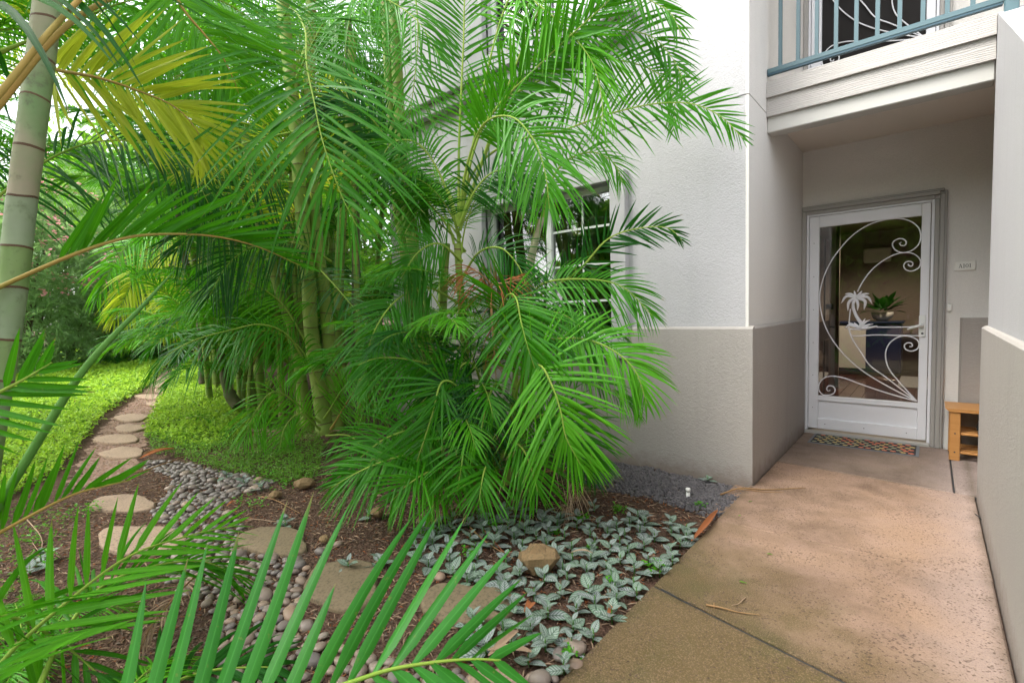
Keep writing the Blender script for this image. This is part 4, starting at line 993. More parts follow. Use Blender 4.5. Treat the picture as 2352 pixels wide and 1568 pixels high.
#hero(fg, [(-150,820,1.75), (-40,770,1.8), (10,700,1.85), (30,560,1.9)], .35, 16, .04, .7, ('palm_leaf_dark', 'rachis_green'))
#hero(fg, [(-260,560,1.8), (-120,480,1.8), (-30,470,1.9), (60,520,1.95)], .40, 20, .036, .7, ('palm_leaf_dark', 'rachis_green'))
# yellowing frond and the long hanging one next to it
hero(fg, [(60,140,2.5), (130,161,2.5), (222,178,2.52), (307,205,2.55), (400,245,2.6), (452,300,2.65), (470,350,2.7)], .52, 26, .046, .9, ('palm_leaf_yellow', 'rachis_orange'), a0=50, a1=22, t0=.1, droop=.06)
hero(fg, [(380,-60,2.7), (420,20,2.75), (470,80,2.8), (510,130,2.85), (535,180,2.9), (548,215,2.95)], .62, 26, .036, .8, ('palm_leaf_bright', 'rachis_orange'), a0=62, a1=24, t0=.08, droop=.25)
hero(fg, [(-120,560,3.2), (60,400,3.4), (200,330,3.5), (330,330,3.5), (430,380,3.5), (480,470,3.5)], .62, 30, .036, .5, ('palm_leaf_dark', 'rachis_green'), droop=.55)
hero(fg, [(0,120,3.0), (150,60,3.1), (270,10,3.1), (400,-20,3.2)], .66, 24, .036, .7, ('palm_leaf_bright', 'rachis_green'), droop=.7)
# unopened spear leaf leaning across
w = MB(); sp_ = spline([at(-25,1200,1.5), at(61,1056,1.56), at(171,879,1.64), at(239,794,1.68), at(330,700,1.74), at(403,618,1.8)], 30)
w.tube(sp_, np.interp(np.linspace(0, 1, 30), [0, .2, .6, .9, 1], [.011, .0135, .011, .005, .001]), 8); w.build('spear_leaf', 'spear_green', fg, fg.location)

# ---------------- young palm in the near corner; its big frond crosses the foreground
b = at(40, 1890, 1.05); yp = empty('young_palm', (b[0], b[1], -.03), label='young palm in the near bed with long bright fronds over the pebbles', cat='palm')
BR = ('palm_leaf_bright', 'rachis_green'); BO = ('palm_leaf_bright', 'rachis_orange')
hero(yp, [(60,1880,1.05), (330,1748,1.12), (560,1652,1.18), (806,1566,1.25), (900,1536,1.28), (1000,1520,1.31), (1085,1513,1.34), (1150,1516,1.36)], .54, 18, .062, .86, ('palm_leaf_near', 'rachis_green'), True, t0=.10, a0=74, a1=26, lift=.05, droop=.02, rr=(.011, .003), jit=.015)
hero(yp, [(20,1880,1.0), (-60,1650,1.2), (0,1524,1.4), (150,1385,1.6), (300,1275,1.85), (440,1228,2.05), (540,1206,2.2)], .36, 17, .042, .75, ('palm_leaf_bright', 'rachis_green'), True, t0=.3, a0=62, a1=18, lift=.3, droop=.05, jit=.05)
hero(yp, [(-260,1380,1.5), (-120,1290,1.5), (0,1222,1.52), (154,1141,1.56), (239,1116,1.6), (300,1102,1.66)], .24, 18, .036, .9, ORG, True, t0=.3, a0=52, a1=14, lift=.2, droop=.0, sides=(-1,))
hero(yp, [(-200,1010,1.35), (-90,950,1.35), (0,900,1.36), (51,873,1.37), (120,832,1.4)], .22, 12, .034, .9, ('palm_leaf', 'rachis_green'), True, t0=.15, a0=66, a1=20, droop=.0)
hero(yp, [(30,1880,1.05), (70,1640,1.3), (140,1470,1.55), (230,1350,1.8), (350,1300,2.0), (470,1290,2.15), (560,1330,2.25)], .42, 30, .026, .5, ('palm_leaf', 'rachis_green'), True, t0=.35, a0=40, a1=14, droop=.25)
hero(yp, [(0,1880,1.05), (-80,1560,1.25), (-60,1430,1.4), (40,1420,1.5), (160,1490,1.6), (270,1590,1.6)], .36, 14, .036, .6, ('palm_leaf', 'rachis_green'), True, t0=.3)
hero(yp, [(40,1900,1.05), (220,1700,1.25), (330,1600,1.45), (480,1540,1.6), (640,1530,1.7)], .34, 22, .034, .4, ('palm_leaf_dark', 'rachis_green'), t0=.3)
for k in range(3): lib_frond(yp, (rnd.uniform(-.05, .05), rnd.uniform(-.05, .05), .02), R_(140+k*38), rnd.choice(('palm_leaf', 'palm_leaf_bright')), 2+2*(k % 2), .50, .25)
for x, y in ((40,1300), (90,1380), (20,1440)):
    p = at(x, y, 1.9); q = np.array([p[0], p[1], 0]) - np.array(yp.location)
    for k in range(3): lib_frond(yp, (q[0], q[1], .0), rnd.uniform(0, 6.28), 'palm_leaf_bright', 4, .30, .1)
w = MB(); w.tube([(0,0,-.05), (.01,.01,.06), (0,.02,.18)], [.05, .04, .025], 10); w.build('stem', ['stem_green'], yp)

# ---------------- main clump: two thick ringed stems and their neighbours
b = onz(745, 1010); mc = empty('areca_palm', (b[0], b[1], .02), label='tall palm clump with two thick green ringed stems beside the weeds', cat='palm')
D = 5.15
hero_stem(mc, [(752,1018,D), (748,987,D), (734,899,D), (721,811,D), (712,723,D), (708,635,D), (699,547,D), (690,440,D), (676,264,D), (656,80,D), (640,-120,D), (630,-300,D)], .078, .058, .24, seed=1)
hero_stem(mc, [(775,1005,D+.1), (763,934,D+.1), (757,811,D+.1), (745,679,D+.1), (728,547,D+.1), (716,380,D+.1), (712,150,D+.1), (720,-200,D+.1)], .068, .052, .21, seed=2)
hero_stem(mc, [(716,1000,D+.2), (708,978,D+.2), (699,921,D+.2), (686,833,D+.2), (664,740,D+.2), (629,626,D+.2), (590,480,D+.2), (560,300,D+.2)], .062, .04, .2, seed=3)
hero_stem(mc, [(780,985,D+.4), (778,921,D+.4), (784,833,D+.4), (778,745,D+.4), (782,560,D+.4), (800,330,D+.4), (810,80,D+.4)], .058, .045, .2, seed=4)
hero_stem(mc, [(812,980,D+.6), (816,789,D+.6), (817,620,D+.6), (816,459,D+.6), (806,260,D+.6), (800,40,D+.6)], .05, .04, .22, ('stem_brown', 'scar_ring'), seed=5)
for (x, y, h, px_) in ((690,990,2.2,.03), (700,1000,3.0,-.05), (830,985,2.6,.05)):
    hero_stem(mc, [(x,y,D+.3), (x-8,y-250,D+.3), (x-20,y-250*h/1.1,D+.3)], .035, .025, .17, seed=int(x))
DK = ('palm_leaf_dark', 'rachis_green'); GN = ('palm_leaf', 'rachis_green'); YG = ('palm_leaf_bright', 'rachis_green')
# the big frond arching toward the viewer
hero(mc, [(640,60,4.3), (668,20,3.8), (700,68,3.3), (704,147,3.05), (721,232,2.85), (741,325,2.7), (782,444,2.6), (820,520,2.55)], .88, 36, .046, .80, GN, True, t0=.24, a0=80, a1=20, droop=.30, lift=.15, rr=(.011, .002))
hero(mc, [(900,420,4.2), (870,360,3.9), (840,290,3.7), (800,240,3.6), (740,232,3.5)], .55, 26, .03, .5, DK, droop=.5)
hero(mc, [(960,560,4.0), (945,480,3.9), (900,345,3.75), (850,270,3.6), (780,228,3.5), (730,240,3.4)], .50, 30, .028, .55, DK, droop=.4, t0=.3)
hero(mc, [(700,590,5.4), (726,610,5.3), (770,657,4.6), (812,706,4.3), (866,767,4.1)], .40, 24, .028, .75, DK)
hero(mc, [(705,840,4.8), (660,770,4.5), (600,745,4.3), (530,758,4.2), (444,782,4.1), (376,823,4.1), (344,868,4.1)], .42, 34, .028, .45, GN, droop=.65)
hero(mc, [(712,800,5.0), (640,690,4.8), (540,640,4.6), (470,660,4.6), (420,700,4.6)], .5, 30, .028, .5, YG, droop=.5)
hero(mc, [(740,900,4.9), (690,800,4.7), (620,760,4.5), (560,780,4.4), (520,830,4.4)], .45, 28, .028, .5, GN, droop=.6)
hero(mc, [(690,420,4.9), (600,420,4.5), (520,470,4.3), (450,530,4.2), (400,580,4.1)], .6, 32, .03, .6, DK, droop=.45)
hero(mc, [(690,300,4.9), (560,330,4.4), (460,390,4.1), (380,430,3.9), (290,440,3.8)], .62, 34, .03, .5, GN, droop=.5)
hero(mc, [(670,200,4.9), (760,30,4.3), (850,-10,3.9), (950,40,3.7), (1010,130,3.6)], .6, 30, .03, .6, GN, droop=.5)
hero(mc, [(640,120,4.9), (540,20,4.2), (420,-10,3.8), (320,60,3.6), (260,160,3.5)], .65, 32, .032, .5, YG, droop=.5)
hero(mc, [(745,960,4.8), (800,880,4.5), (850,880,4.4), (890,930,4.3)], .4, 22, .026, .7, YG)
hero(mc, [(760,985,4.8), (810,905,4.55), (835,890,4.5), (850,920,4.4), (870,960,4.4)], .38, 22, .024, .7, ('palm_leaf_bright', 'rachis_orange'))
hero(mc, [(735,970,4.9), (640,900,4.6), (590,940,4.5), (560,1010,4.4)], .42, 24, .024, .7, YG, droop=.4)
hero(mc, [(735,985,4.9), (690,950,4.7), (655,980,4.6), (640,1040,4.5)], .36, 20, .022, .8, YG, droop=.4)
hero(mc, [(750,1000,4.9), (800,1000,4.5), (840,1030,4.3), (900,1060,4.2)], .36, 22, .024, .6, GN, droop=.3)
hero(mc, [(760,600,4.9), (690,560,4.6), (600,560,4.4), (530,600,4.3), (480,680,4.2)], .55, 32, .028, .6, DK, droop=.4)

# ---------------- second pair of stems behind the bush
b = onz(985, 1012); sc_ = empty('areca_palm', (b[0], b[1], 0), label='palm clump with paired yellow-green stems between bush and house wall', cat='palm')
D = 4.55
hero_stem(sc_, [(990,1020,D), (985,900,D), (972,767,D), (963,635,D), (945,547,D), (931,459,D), (919,293,D), (907,58,D), (898,-120,D), (890,-300,D)], .058, .048, .17, seed=11)
hero_stem(sc_, [(975,1020,D+.1), (960,850,D+.1), (945,723,D+.1), (928,569,D+.1), (914,481,D+.1), (905,330,D+.1), (890,120,D+.1), (880,-150,D+.1)], .05, .042, .18, seed=12)
hero_stem(sc_, [(1010,1015,D+.2), (1015,800,D+.2), (1020,650,D+.2), (1026,560,D+.2)], .045, .035, .17, seed=13)
for k, (a, kd) in enumerate(((170,'palm_leaf'), (215,'palm_leaf'), (260,'palm_leaf_dark'), (300,'palm_leaf_bright'), (340,'palm_leaf'), (120,'palm_leaf_dark'))):
    q = at(898, -120, D)-np.array(sc_.location); lib_frond(sc_, tuple(q), R_(a), kd, k % 6, .95)
hero(sc_, [(890,-120,4.5), (940,-60,4.1), (960,60,3.9), (950,200,3.8), (930,330,3.75)], .5, 30, .03, .7, GN, droop=.5)
hero(sc_, [(890,-80,4.5), (830,-40,4.2), (800,60,4.0), (790,160,3.9)], .55, 28, .03, .6, GN, droop=.5)

# ---------------- the bush by the window
b = onz(1150, 1120); bu = empty('areca_palm', (b[0], b[1], 0), label='dense bushy young palm clump in front of the window and taupe wall', cat='palm')
c1 = (1050, 535)
hero_stem(bu, [(1085,1120,3.45), (1075,900,3.5), (1060,700,3.5), (1050,560,3.5)], .034, .024, .14, seed=21)
hero_stem(bu, [(1195,1105,3.3), (1205,850,3.35), (1212,680,3.4), (1222,590,3.4), (1240,505,3.4)], .03, .024, .14, ('stem_green', 'scar_ring'), seed=22)
w = MB(); w.tube(spline([at(1208,690,3.38), at(1216,610,3.38), at(1228,560,3.38), at(1246,500,3.38)], 12), np.linspace(.036, .018, 12), 8); w.build('leaf_sheath', 'stem_pale', bu, bu.location)
hero_stem(bu, [(1130,1120,3.3), (1120,900,3.3), (1110,800,3.3)], .026, .02, .12, seed=23)
hero_stem(bu, [(1165,1115,3.2), (1180,950,3.2), (1185,830,3.2)], .024, .018, .12, seed=24)
hero_stem(bu, [(1010,1110,3.6), (1000,900,3.6), (990,760,3.6)], .028, .02, .12, seed=25)
S1 = (1054, 519, 3.5); S2 = (1245, 500, 3.4)
# silhouettes against the white wall
hero(bu, [S1, (1085,400,3.45), (1165,330,3.35), (1282,303,3.25), (1392,264,3.15), (1502,239,3.08), (1590,239,3.04), (1656,268,3.0), (1706,318,2.98)], .36, 38, .028, .72, GN, t0=.34, a0=68, a1=16, droop=.12)
hero(bu, [S1, (1090,330,3.45), (1142,246,3.4), (1216,198,3.35), (1326,145,3.3), (1401,136,3.25), (1502,163,3.2), (1548,220,3.16), (1546,300,3.14)], .38, 42, .028, .78, GN, t0=.25, a0=70, a1=16, droop=.15)
hero(bu, [S1, (1090,340,3.4), (1142,246,3.3), (1225,163,3.2), (1304,88,3.1), (1390,10,3.0), (1460,-60,2.95)], .42, 34, .040, .9, GN, False, t0=.30, a0=58, a1=22, droop=.0)
hero(bu, [S1, (1054,352,3.5), (1060,198,3.5), (1065,88,3.5), (1067,0,3.5), (1075,-140,3.5), (1090,-260,3.5)], .44, 40, .032, .9, GN, False, t0=.25, a0=66, a1=24, droop=.15)
hero(bu, [S1, (1120,160,3.35), (1180,-20,3.25), (1240,15,3.15), (1304,70,3.1), (1361,145,3.05), (1383,233,3.02), (1380,300,3.0)], .40, 38, .026, .45, YG, t0=.45, droop=.5)
hero(bu, [S1, (1180,200,3.3), (1280,95,3.25), (1370,70,3.2), (1436,70,3.18), (1502,88,3.15), (1552,145,3.12), (1570,190,3.1)], .40, 36, .028, .7, GN, t0=.38, droop=.2)
hero(bu, [S1, (1230,40,3.2), (1330,-60,3.15), (1420,-50,3.1), (1489,0,3.08), (1537,26,3.06), (1566,80,3.04)], .36, 36, .028, .6, GN, t0=.4, droop=.3)
hero(bu, [S1, (1068,400,3.4), (1107,290,3.2), (1172,268,3.05), (1225,321,2.95), (1252,396,2.9), (1262,480,2.88)], .44, 36, .030, .78, GN, False, t0=.36, a0=74, a1=18, droop=.35)
hero(bu, [S2, (1265,420,3.35), (1300,370,3.3), (1360,350,3.25), (1410,375,3.2), (1430,420,3.2)], .30, 26, .022, .5, GN, t0=.2, droop=.4)
hero(bu, [S1, (1010,400,3.45), (960,330,3.4), (900,330,3.4), (860,400,3.35)], .42, 30, .026, .6, GN, t0=.3, droop=.45)
hero(bu, [S1, (1030,440,3.6), (1000,420,3.65), (970,450,3.7), (950,520,3.7)], .42, 28, .026, .6, YG, t0=.25, droop=.5)
hero(bu, [S1, (1090,440,3.4), (1135,395,3.35), (1190,400,3.3), (1220,450,3.3)], .36, 28, .024, .6, DK, t0=.25, droop=.4)
# crown by the window and lower tiers
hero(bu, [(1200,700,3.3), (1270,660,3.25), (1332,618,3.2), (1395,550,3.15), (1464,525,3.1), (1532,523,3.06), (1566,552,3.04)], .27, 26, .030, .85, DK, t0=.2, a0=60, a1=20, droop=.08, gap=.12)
hero(bu, [(1180,760,3.3), (1220,680,3.2), (1259,647,3.15), (1361,642,3.1), (1434,662,3.05), (1500,727,3.02)], .36, 34, .024, .55, GN, t0=.2, droop=.35)
hero(bu, [(1170,840,3.2), (1220,790,3.05), (1288,778,2.95), (1347,780,2.88), (1410,806,2.82), (1459,852,2.78), (1485,925,2.75)], .36, 36, .028, .62, YG, True, t0=.25, a0=72, a1=16, droop=.35, lift=.2)
hero(bu, [(1120,860,3.3), (1140,740,3.1), (1165,680,2.95), (1185,684,2.85), (1196,735,2.78), (1210,790,2.72), (1228,845,2.7)], .44, 34, .032, .85, GN, True, t0=.38, a0=78, a1=18, droop=.18)
hero(bu, [(1170,960,3.1), (1200,860,2.85), (1239,838,2.7), (1268,886,2.62), (1288,945,2.58), (1300,1004,2.56), (1334,1068,2.55)], .46, 36, .032, .85, YG, True, t0=.3, a0=76, a1=16, droop=.16)
hero(bu, [(1100,1000,3.2), (1060,900,3.0), (1016,877,2.9), (992,955,2.85), (967,1031,2.82), (950,1080,2.8)], .40, 30, .030, .85, GN, False, t0=.35, a0=66, a1=20, droop=.18)
hero(bu, [(1120,1060,3.1), (1095,1000,2.95), (1070,1010,2.85), (1060,1070,2.75), (1050,1130,2.72)], .30, 24, .026, .85, GN, t0=.3, a0=72, a1=22, droop=.2)
hero(bu, [(1090,960,3.3), (1000,850,3.1), (940,826,3.0), (870,822,2.95), (822,838,2.9)], .42, 30, .026, .6, GN, t0=.25, droop=.4)
hero(bu, [(1080,1060,3.2), (980,990,3.0), (900,1000,2.9), (840,1040,2.85), (790,1090,2.82)], .40, 30, .026, .65, GN, t0=.25, droop=.25)
hero(bu, [(1090,1090,3.1), (990,1040,2.9), (910,1050,2.8), (830,1080,2.75), (760,1120,2.75)], .36, 30, .026, .55, GN, t0=.25, droop=.2)
hero(bu, [(1140,1080,3.1), (1170,1020,2.9), (1200,1030,2.8), (1225,1090,2.75), (1235,1130,2.72)], .32, 26, .026, .8, GN, t0=.3, droop=.2)
hero(bu, [(1150,1050,3.2), (1230,960,2.95), (1290,960,2.85), (1340,1010,2.8), (1365,1060,2.78)], .36, 28, .026, .7, GN, t0=.3, droop=.25)
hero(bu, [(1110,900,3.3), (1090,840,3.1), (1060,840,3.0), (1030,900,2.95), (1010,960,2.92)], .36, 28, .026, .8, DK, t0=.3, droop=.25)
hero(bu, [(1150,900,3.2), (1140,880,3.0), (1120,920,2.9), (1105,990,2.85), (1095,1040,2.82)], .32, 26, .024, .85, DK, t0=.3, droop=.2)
hero(bu, [(1060,700,3.5), (980,660,3.3), (910,690,3.2), (860,760,3.1), (840,830,3.1)], .42, 30, .026, .6, GN, t0=.25, droop=.45)
hero(bu, [(1060,640,3.5), (1100,580,3.3), (1150,570,3.2), (1190,610,3.15), (1210,660,3.12)], .36, 28, .024, .6, DK, t0=.25, droop=.4)
hero(bu, [(1060,600,3.5), (1010,560,3.3), (960,580,3.25), (920,640,3.2)], .38, 28, .024, .6, GN, t0=.25, droop=.4)
hero(bu, [(1120,820,3.3), (1190,740,3.15), (1270,730,3.1), (1340,760,3.05), (1380,810,3.0)], .36, 30, .024, .5, GN, t0=.25, droop=.35)
hero(bu, [(1060,1100,3.1), (1000,1080,2.85), (940,1110,2.7), (900,1150,2.66)], .34, 26, .024, .7, GN, t0=.2, droop=.15)
hero(bu, [(1130,1110,3.0), (1120,1070,2.8), (1110,1090,2.7), (1100,1150,2.62)], .30, 22, .024, .8, GN, t0=.25, droop=.15)
# dry brown leaf caught in the crown, old sheath leaves at the foot
RU = ('palm_leaf_rust', 'dead_stalk')
hero(bu, [(1120,690,3.15), (1128,660,3.08), (1110,635,3.02), (1080,620,3.0), (1050,640,3.0)], .26, 14, .012, .6, RU, t0=.1, droop=.5, jit=.3)
hero(bu, [(1120,690,3.15), (1130,655,3.05), (1160,650,3.0), (1200,640,3.0)], .24, 12, .012, .6, RU, t0=.1, droop=.4, jit=.3)
hero(bu, [(1128,670,3.1), (1130,740,3.02), (1136,820,3.0), (1140,880,3.0)], .12, 6, .010, .6, RU, t0=.1, droop=.8, jit=.3)
hero(bu, [(1200,1090,2.9), (1300,1080,2.85), (1320,1120,2.84), (1322,1150,2.84)], .16, 10, .010, .6, ('palm_leaf_dead', 'dead_stalk'), t0=.4, droop=.8)
rs = random.Random(8)
for k in range(12):                      # withered leaves at the foot
    q = at(rs.uniform(960, 1320), rs.uniform(1060, 1130), rs.uniform(3.0, 3.3))-np.array(bu.location); q[2] = .03
    lib_frond(bu, tuple(q), rs.uniform(0, 6.28), 'palm_leaf_dead', rs.choice((2, 4)), rs.uniform(.16, .28), rs.uniform(.5, 1.0))
for k in range(8):
    q = at(rs.uniform(560, 800), rs.uniform(960, 1010), rs.uniform(4.9, 5.3))-np.array(mc.location); q[2] = .03
    lib_frond(mc, tuple(q), rs.uniform(0, 6.28), 'palm_leaf_dead', rs.choice((2, 4)), rs.uniform(.2, .4), rs.uniform(.5, 1.0))
rs = random.Random(5)
for k in range(46):                      # inner leaves that fill the clump
    x = rs.uniform(1000, 1260); d = rs.uniform(3.25, 3.7); y = rs.uniform(720, 1110)
    q = at(x, y, d)-np.array(bu.location); q[2] = max(q[2], .02)
    o = lib_frond(bu, tuple(q), rs.uniform(0, 6.28), rs.choice(GREEN), rs.choice((1, 2, 4, 4)), rs.uniform(.36, .58), rs.uniform(0, .3))
for k in range(10):
    q = at(S1[0]+rs.uniform(-14, 14), S1[1]+rs.uniform(10, 70), S1[2]+.06)-np.array(bu.location)
    lib_frond(bu, tuple(q), rs.uniform(1.2, 5.2), rs.choice(GREEN), rs.choice((0, 1, 2)), rs.uniform(.5, .7))
for k in range(14):
    x = rs.uniform(960, 1100); d = rs.uniform(3.6, 4.1); q = at(x, rs.uniform(560, 980), d)-np.array(bu.location); q[2] = max(q[2], .05)
    lib_frond(bu, tuple(q), rs.uniform(2.2, 5.5), rs.choice(GREEN), rs.choice((0, 1, 2, 4)), rs.uniform(.5, .75))
for k in range(16):                      # low leaves round the main stems
    x = rs.uniform(600, 900); d = rs.uniform(6.0, 6.8); q = at(x, rs.uniform(560, 985), d)-np.array(mc.location); q[2] = max(q[2], .05)
    lib_frond(mc, tuple(q), rs.uniform(0, 6.28), rs.choice(GREEN), rs.choice((0, 1, 2, 4)), rs.uniform(.5, .85))

# ---------------- palms along the trail, farther back
def stems_of(rs, n, h0, h1, spread, r=(.03, .05)):
    return [(rs.uniform(-spread, spread), rs.uniform(-spread, spread), rs.uniform(h0, h1), rs.uniform(-.35, .35), rs.uniform(-.35, .35), rs.uniform(*r)) for _ in range(n)]
back = [(-6.3, 2.75, 5, 'with stems of many heights just behind the thick-stemmed clump'), (-7.7, 2.75, 5, 'leaning over the right side of the trail'), (-7.2, 4.1, 5, 'filling the space past the end of the house wall'),
        (-9.4, 3.3, 5, 'beside the trail where the ground cover narrows'), (-9.2, 5.0, 5, 'standing back from the trail behind slimmer palms'), (-11.6, 4.3, 5, 'midway along the right side of the trail'), (-14.2, 5.2, 5, 'near the far end of the trail'), (-12.5, 6.6, 4, 'in the second row behind the trail palms'), (-17.5, 6.2, 4, 'close to the flowering hedge'), (-5.7, 4.5, 5, 'against the end wall of the building'), (-6.0, 6.3, 4, 'behind the end of the building')]
for i, (x, y, n, lb) in enumerate(back):
    rs = random.Random(50+i)
    st = stems_of(rs, n, 1.4, 4.6, .45)+stems_of(rs, 2, .2, .9, .6, (.02, .03))
    clump((x, y), 'palm clump '+lb, st, BRIGHT if i in (0, 2, 4, 7) else GREEN, 60+i, (6, 8), 'palm clumps along the trail')
# slender dark stems by the trail
b = onz(470, 880); sl = empty('slender_palm', (b[0], b[1], 0), label='group of slender dark palm stems leaning over the trail', cat='palm')
D = 7.6
for k, pts in enumerate(([(468,880,D), (458,726,D), (444,674,D), (430,616,D), (417,555,D), (405,430,D)], [(500,880,D), (489,740,D), (471,650,D), (462,520,D)], [(515,880,D+.2), (502,712,D+.2), (492,640,D+.2), (490,500,D+.2)], [(545,930,D-1.5), (533,915,D-1.5), (519,879,D-1.5), (505,800,D-1.5)])):
    hero_stem(sl, pts, .055, .045, .2, ('stem_brown', 'scar_ring') if k in (0, 3) else ('stem_green', 'scar_ring'), 30+k)
    q = at(*pts[-1])-np.array(sl.location)
    for j in range(8): lib_frond(sl, tuple(q), j*2.4+k, ('palm_leaf_bright', 'palm_leaf', 'palm_leaf_dark')[j % 3], None, .85, .1)
# yellowish hanging fronds far down the trail
b = at(520, 560, 9.5); ya = empty('yellow_palm', (b[0], b[1], 0), label='palm with bright yellow-green hanging fronds over the trail', cat='palm')
link('stem', stem_mesh([(0,0,-.1), (.1,.1,1.8), (0,.1,3.3)], .06, .05, .2, sides=9), ya)
YY = ('palm_leaf_yellow', 'rachis_green')
for pts in ([(520,545,9.5), (450,535,9.2), (370,570,9), (310,640,8.8), (262,735,8.6)], [(520,545,9.5), (430,520,9.2), (330,540,9), (270,590,8.8), (222,690,8.6)], [(520,545,9.5), (470,560,9.2), (430,620,9), (400,690,8.8), (368,760,8.7)]):
    hero(ya, pts, .65, 28, .06, .5, YY if pts[-1][0] != 222 else YG, t0=.3, droop=.6)
# palms off to the left whose crowns hang into view
for i, (x, y, lb) in enumerate(((-3.4, -1.15, 'just behind the pale-trunked palm'), (-5.2, -.55, 'beside the viewer, its crown hanging over the lawn'), (-8.2, -.6, 'leaning over the middle of the lawn'), (-7.6, -3.2, 'left of the ground cover with crown above the trail'), (-11.5, -3.2, 'farther along the left edge of the ground cover'))):
    rs = random.Random(80+i)
    clump((x, y), 'tall palm clump '+lb, [(a_, b_, c_, d_, e_+(.75 if 1 <= i <= 2 else 0), f_) for (a_, b_, c_, d_, e_, f_) in stems_of(rs, 4, 2.7, 4.6, .35)], BRIGHT, 90+i, (7, 8), 'tall palms left of the lawn', 1.1)

# ---------------- oleander hedge and trees that close the view
def leaf_cloud(n, c, rad, size, asp, seed, whorl=6, shell=.6):
    g = np.random.default_rng(seed); d = g.normal(size=(n, 3)); d /= np.linalg.norm(d, axis=1)[:, None]
    lump = 1+.22*np.sin(d[:, 0]*5+seed)*np.cos(d[:, 1]*4+seed*2)+.16*np.sin(d[:, 2]*7+seed)
    P = np.array(c)+d*np.array(rad)*((shell+(1-shell)*g.uniform(0, 1, n)**.6)*lump)[:, None]
    P = P[P[:, 2] > .03]; n = len(P)
    Vs, Fs, Us = [], [], []
    for w_ in range(whorl):
        ax = g.normal(size=(n, 3))*.7+d[:n]*.4+[0, 0, .45]; ax /= np.linalg.norm(ax, axis=1)[:, None]
        sd = np.cross(ax, g.normal(size=(n, 3))); sd /= np.linalg.norm(sd, axis=1)[:, None]
        L = size*g.uniform(.7, 1.2, n)[:, None]
        V = np.stack([P, P+ax*L*.5+sd*L*asp*.5, P+ax*L-np.array([0, 0, .12])*L, P+ax*L*.5-sd*L*asp*.5], 1).reshape(-1, 3); i = np.arange(n)*4+w_*n*4
        Fs.append(np.stack([i, i+1, i+2, i+3], 1)); Vs.append(V); Us.append(np.tile([(0, 0), (1, .5), (0, .9), (-1, .5)], (n, 1)))
    return np.vstack(Vs), np.vstack(Fs), np.vstack(Us), P
def bush(px_, dist, w_, h, label, seed, size=.22, mat='shrub_leaf', flowers=26, n=1700, nm='oleander_bush', cat='bush', group=None, base=None, asp=.26, z0=0.0):
    d = ray(px_, 760); d = d/np.linalg.norm(d[:2]); p = np.array([d[0]*dist, d[1]*dist, -.03])
    root = empty(nm, tuple(p), label=label, cat=cat, group=group)
    V, Q, U, P = leaf_cloud(n, (0, 0, z0+h*.5), (w_, w_*.8, h*.52), size, asp, seed)
    link('crown', qmesh('crown', V, Q, mat, uv=U, smooth=False), root)
    r = random.Random(seed); m_ = MB()
    for k in range(5):
        a = r.uniform(0, 6.28); m_.tube(spline([(r.uniform(-.1, .1), r.uniform(-.1, .1), -.05), (math.cos(a)*w_*.3, math.sin(a)*w_*.3, h*.45), (math.cos(a)*w_*.7, math.sin(a)*w_*.6, h*.85)], 8), np.linspace(.05 if z0 == 0 else .16, .012, 8), 6)
    m_.build('trunk', 'tree_bark', root)
    if flowers:
        out = P[np.argsort(-(P@np.array([-d[0], -d[1], .35])))[:flowers*5]]; out = out[np.random.default_rng(seed).choice(len(out), flowers, replace=False)]
        g = np.random.default_rng(seed+1); pts = np.repeat(out, 7, 0)+g.normal(size=(flowers*7, 3))*.06+np.array([-d[0], -d[1], .3])*.12
        V, F, uv = scatter_quads(pts, .11, 1.2, seed, .8); link('blossoms', qmesh('blossoms', V, F, 'petal_pink', uv=uv, smooth=False), root)
    return root
HB = [(45, 17.5, 2.3, 4.6, 'dense oleander bush with pink blossoms next to the pale trunk', 30), (150, 18.5, 2.4, 5.0, 'tall grey-green oleander with pink flowers at the lawn edge', 34), (255, 19.5, 2.4, 4.2, 'rounded oleander in the middle of the hedge', 16), (345, 20.5, 2.3, 4.0, 'broad oleander hedge bush where the trail ends', 10), (430, 20, 2.4, 4.4, 'dark hedge bush behind the trail palms', 6), (-60, 16.5, 2.4, 4.6, 'oleander bush left of the pale trunk', 14)]
for k, (x, ds, w_, h, lb, fl) in enumerate(HB): bush(x, ds, w_, h, lb, 7+k, .20, 'shrub_leaf', fl, 2000, asp=.22)
for k, (x, ds, kd, s) in enumerate(((300, 18.2, 'palm_leaf', .8), (345, 18.6, 'palm_leaf_dark', .9), (385, 18.4, 'palm_leaf_dark', .8), (240, 18, 'palm_leaf_dark', .7))):
    d = ray(x, 790); d = d/np.linalg.norm(d[:2]); rt = empty('hedge_palm', (d[0]*ds, d[1]*ds, -.03), label='low palm seedling at the foot of the oleander hedge', cat='palm', group='palm seedlings under the hedge')
    for j in range(9): lib_frond(rt, (0, 0, .02), j*2.4+k, kd, (0, 2, 4)[j % 3], s, .15)
for k, (x, ds, w_, h, z0, lb) in enumerate(((230, 34, 3.4, 4.4, 5.0, 'spreading tree whose branches show above the hedge'), (420, 27, 5.0, 7.5, 2.0, 'tall leafy tree behind the end of the trail'), (640, 24, 5.0, 9.0, 1.0, 'large tree behind the palm clumps'), (860, 22, 4.5, 9.0, 1.0, 'large tree rising past the end of the building'))):
    bush(x, ds, w_, h, lb, 40+k, .34, 'tree_leaf', 0, 2600, 'garden_tree', 'tree', asp=.42, z0=z0)
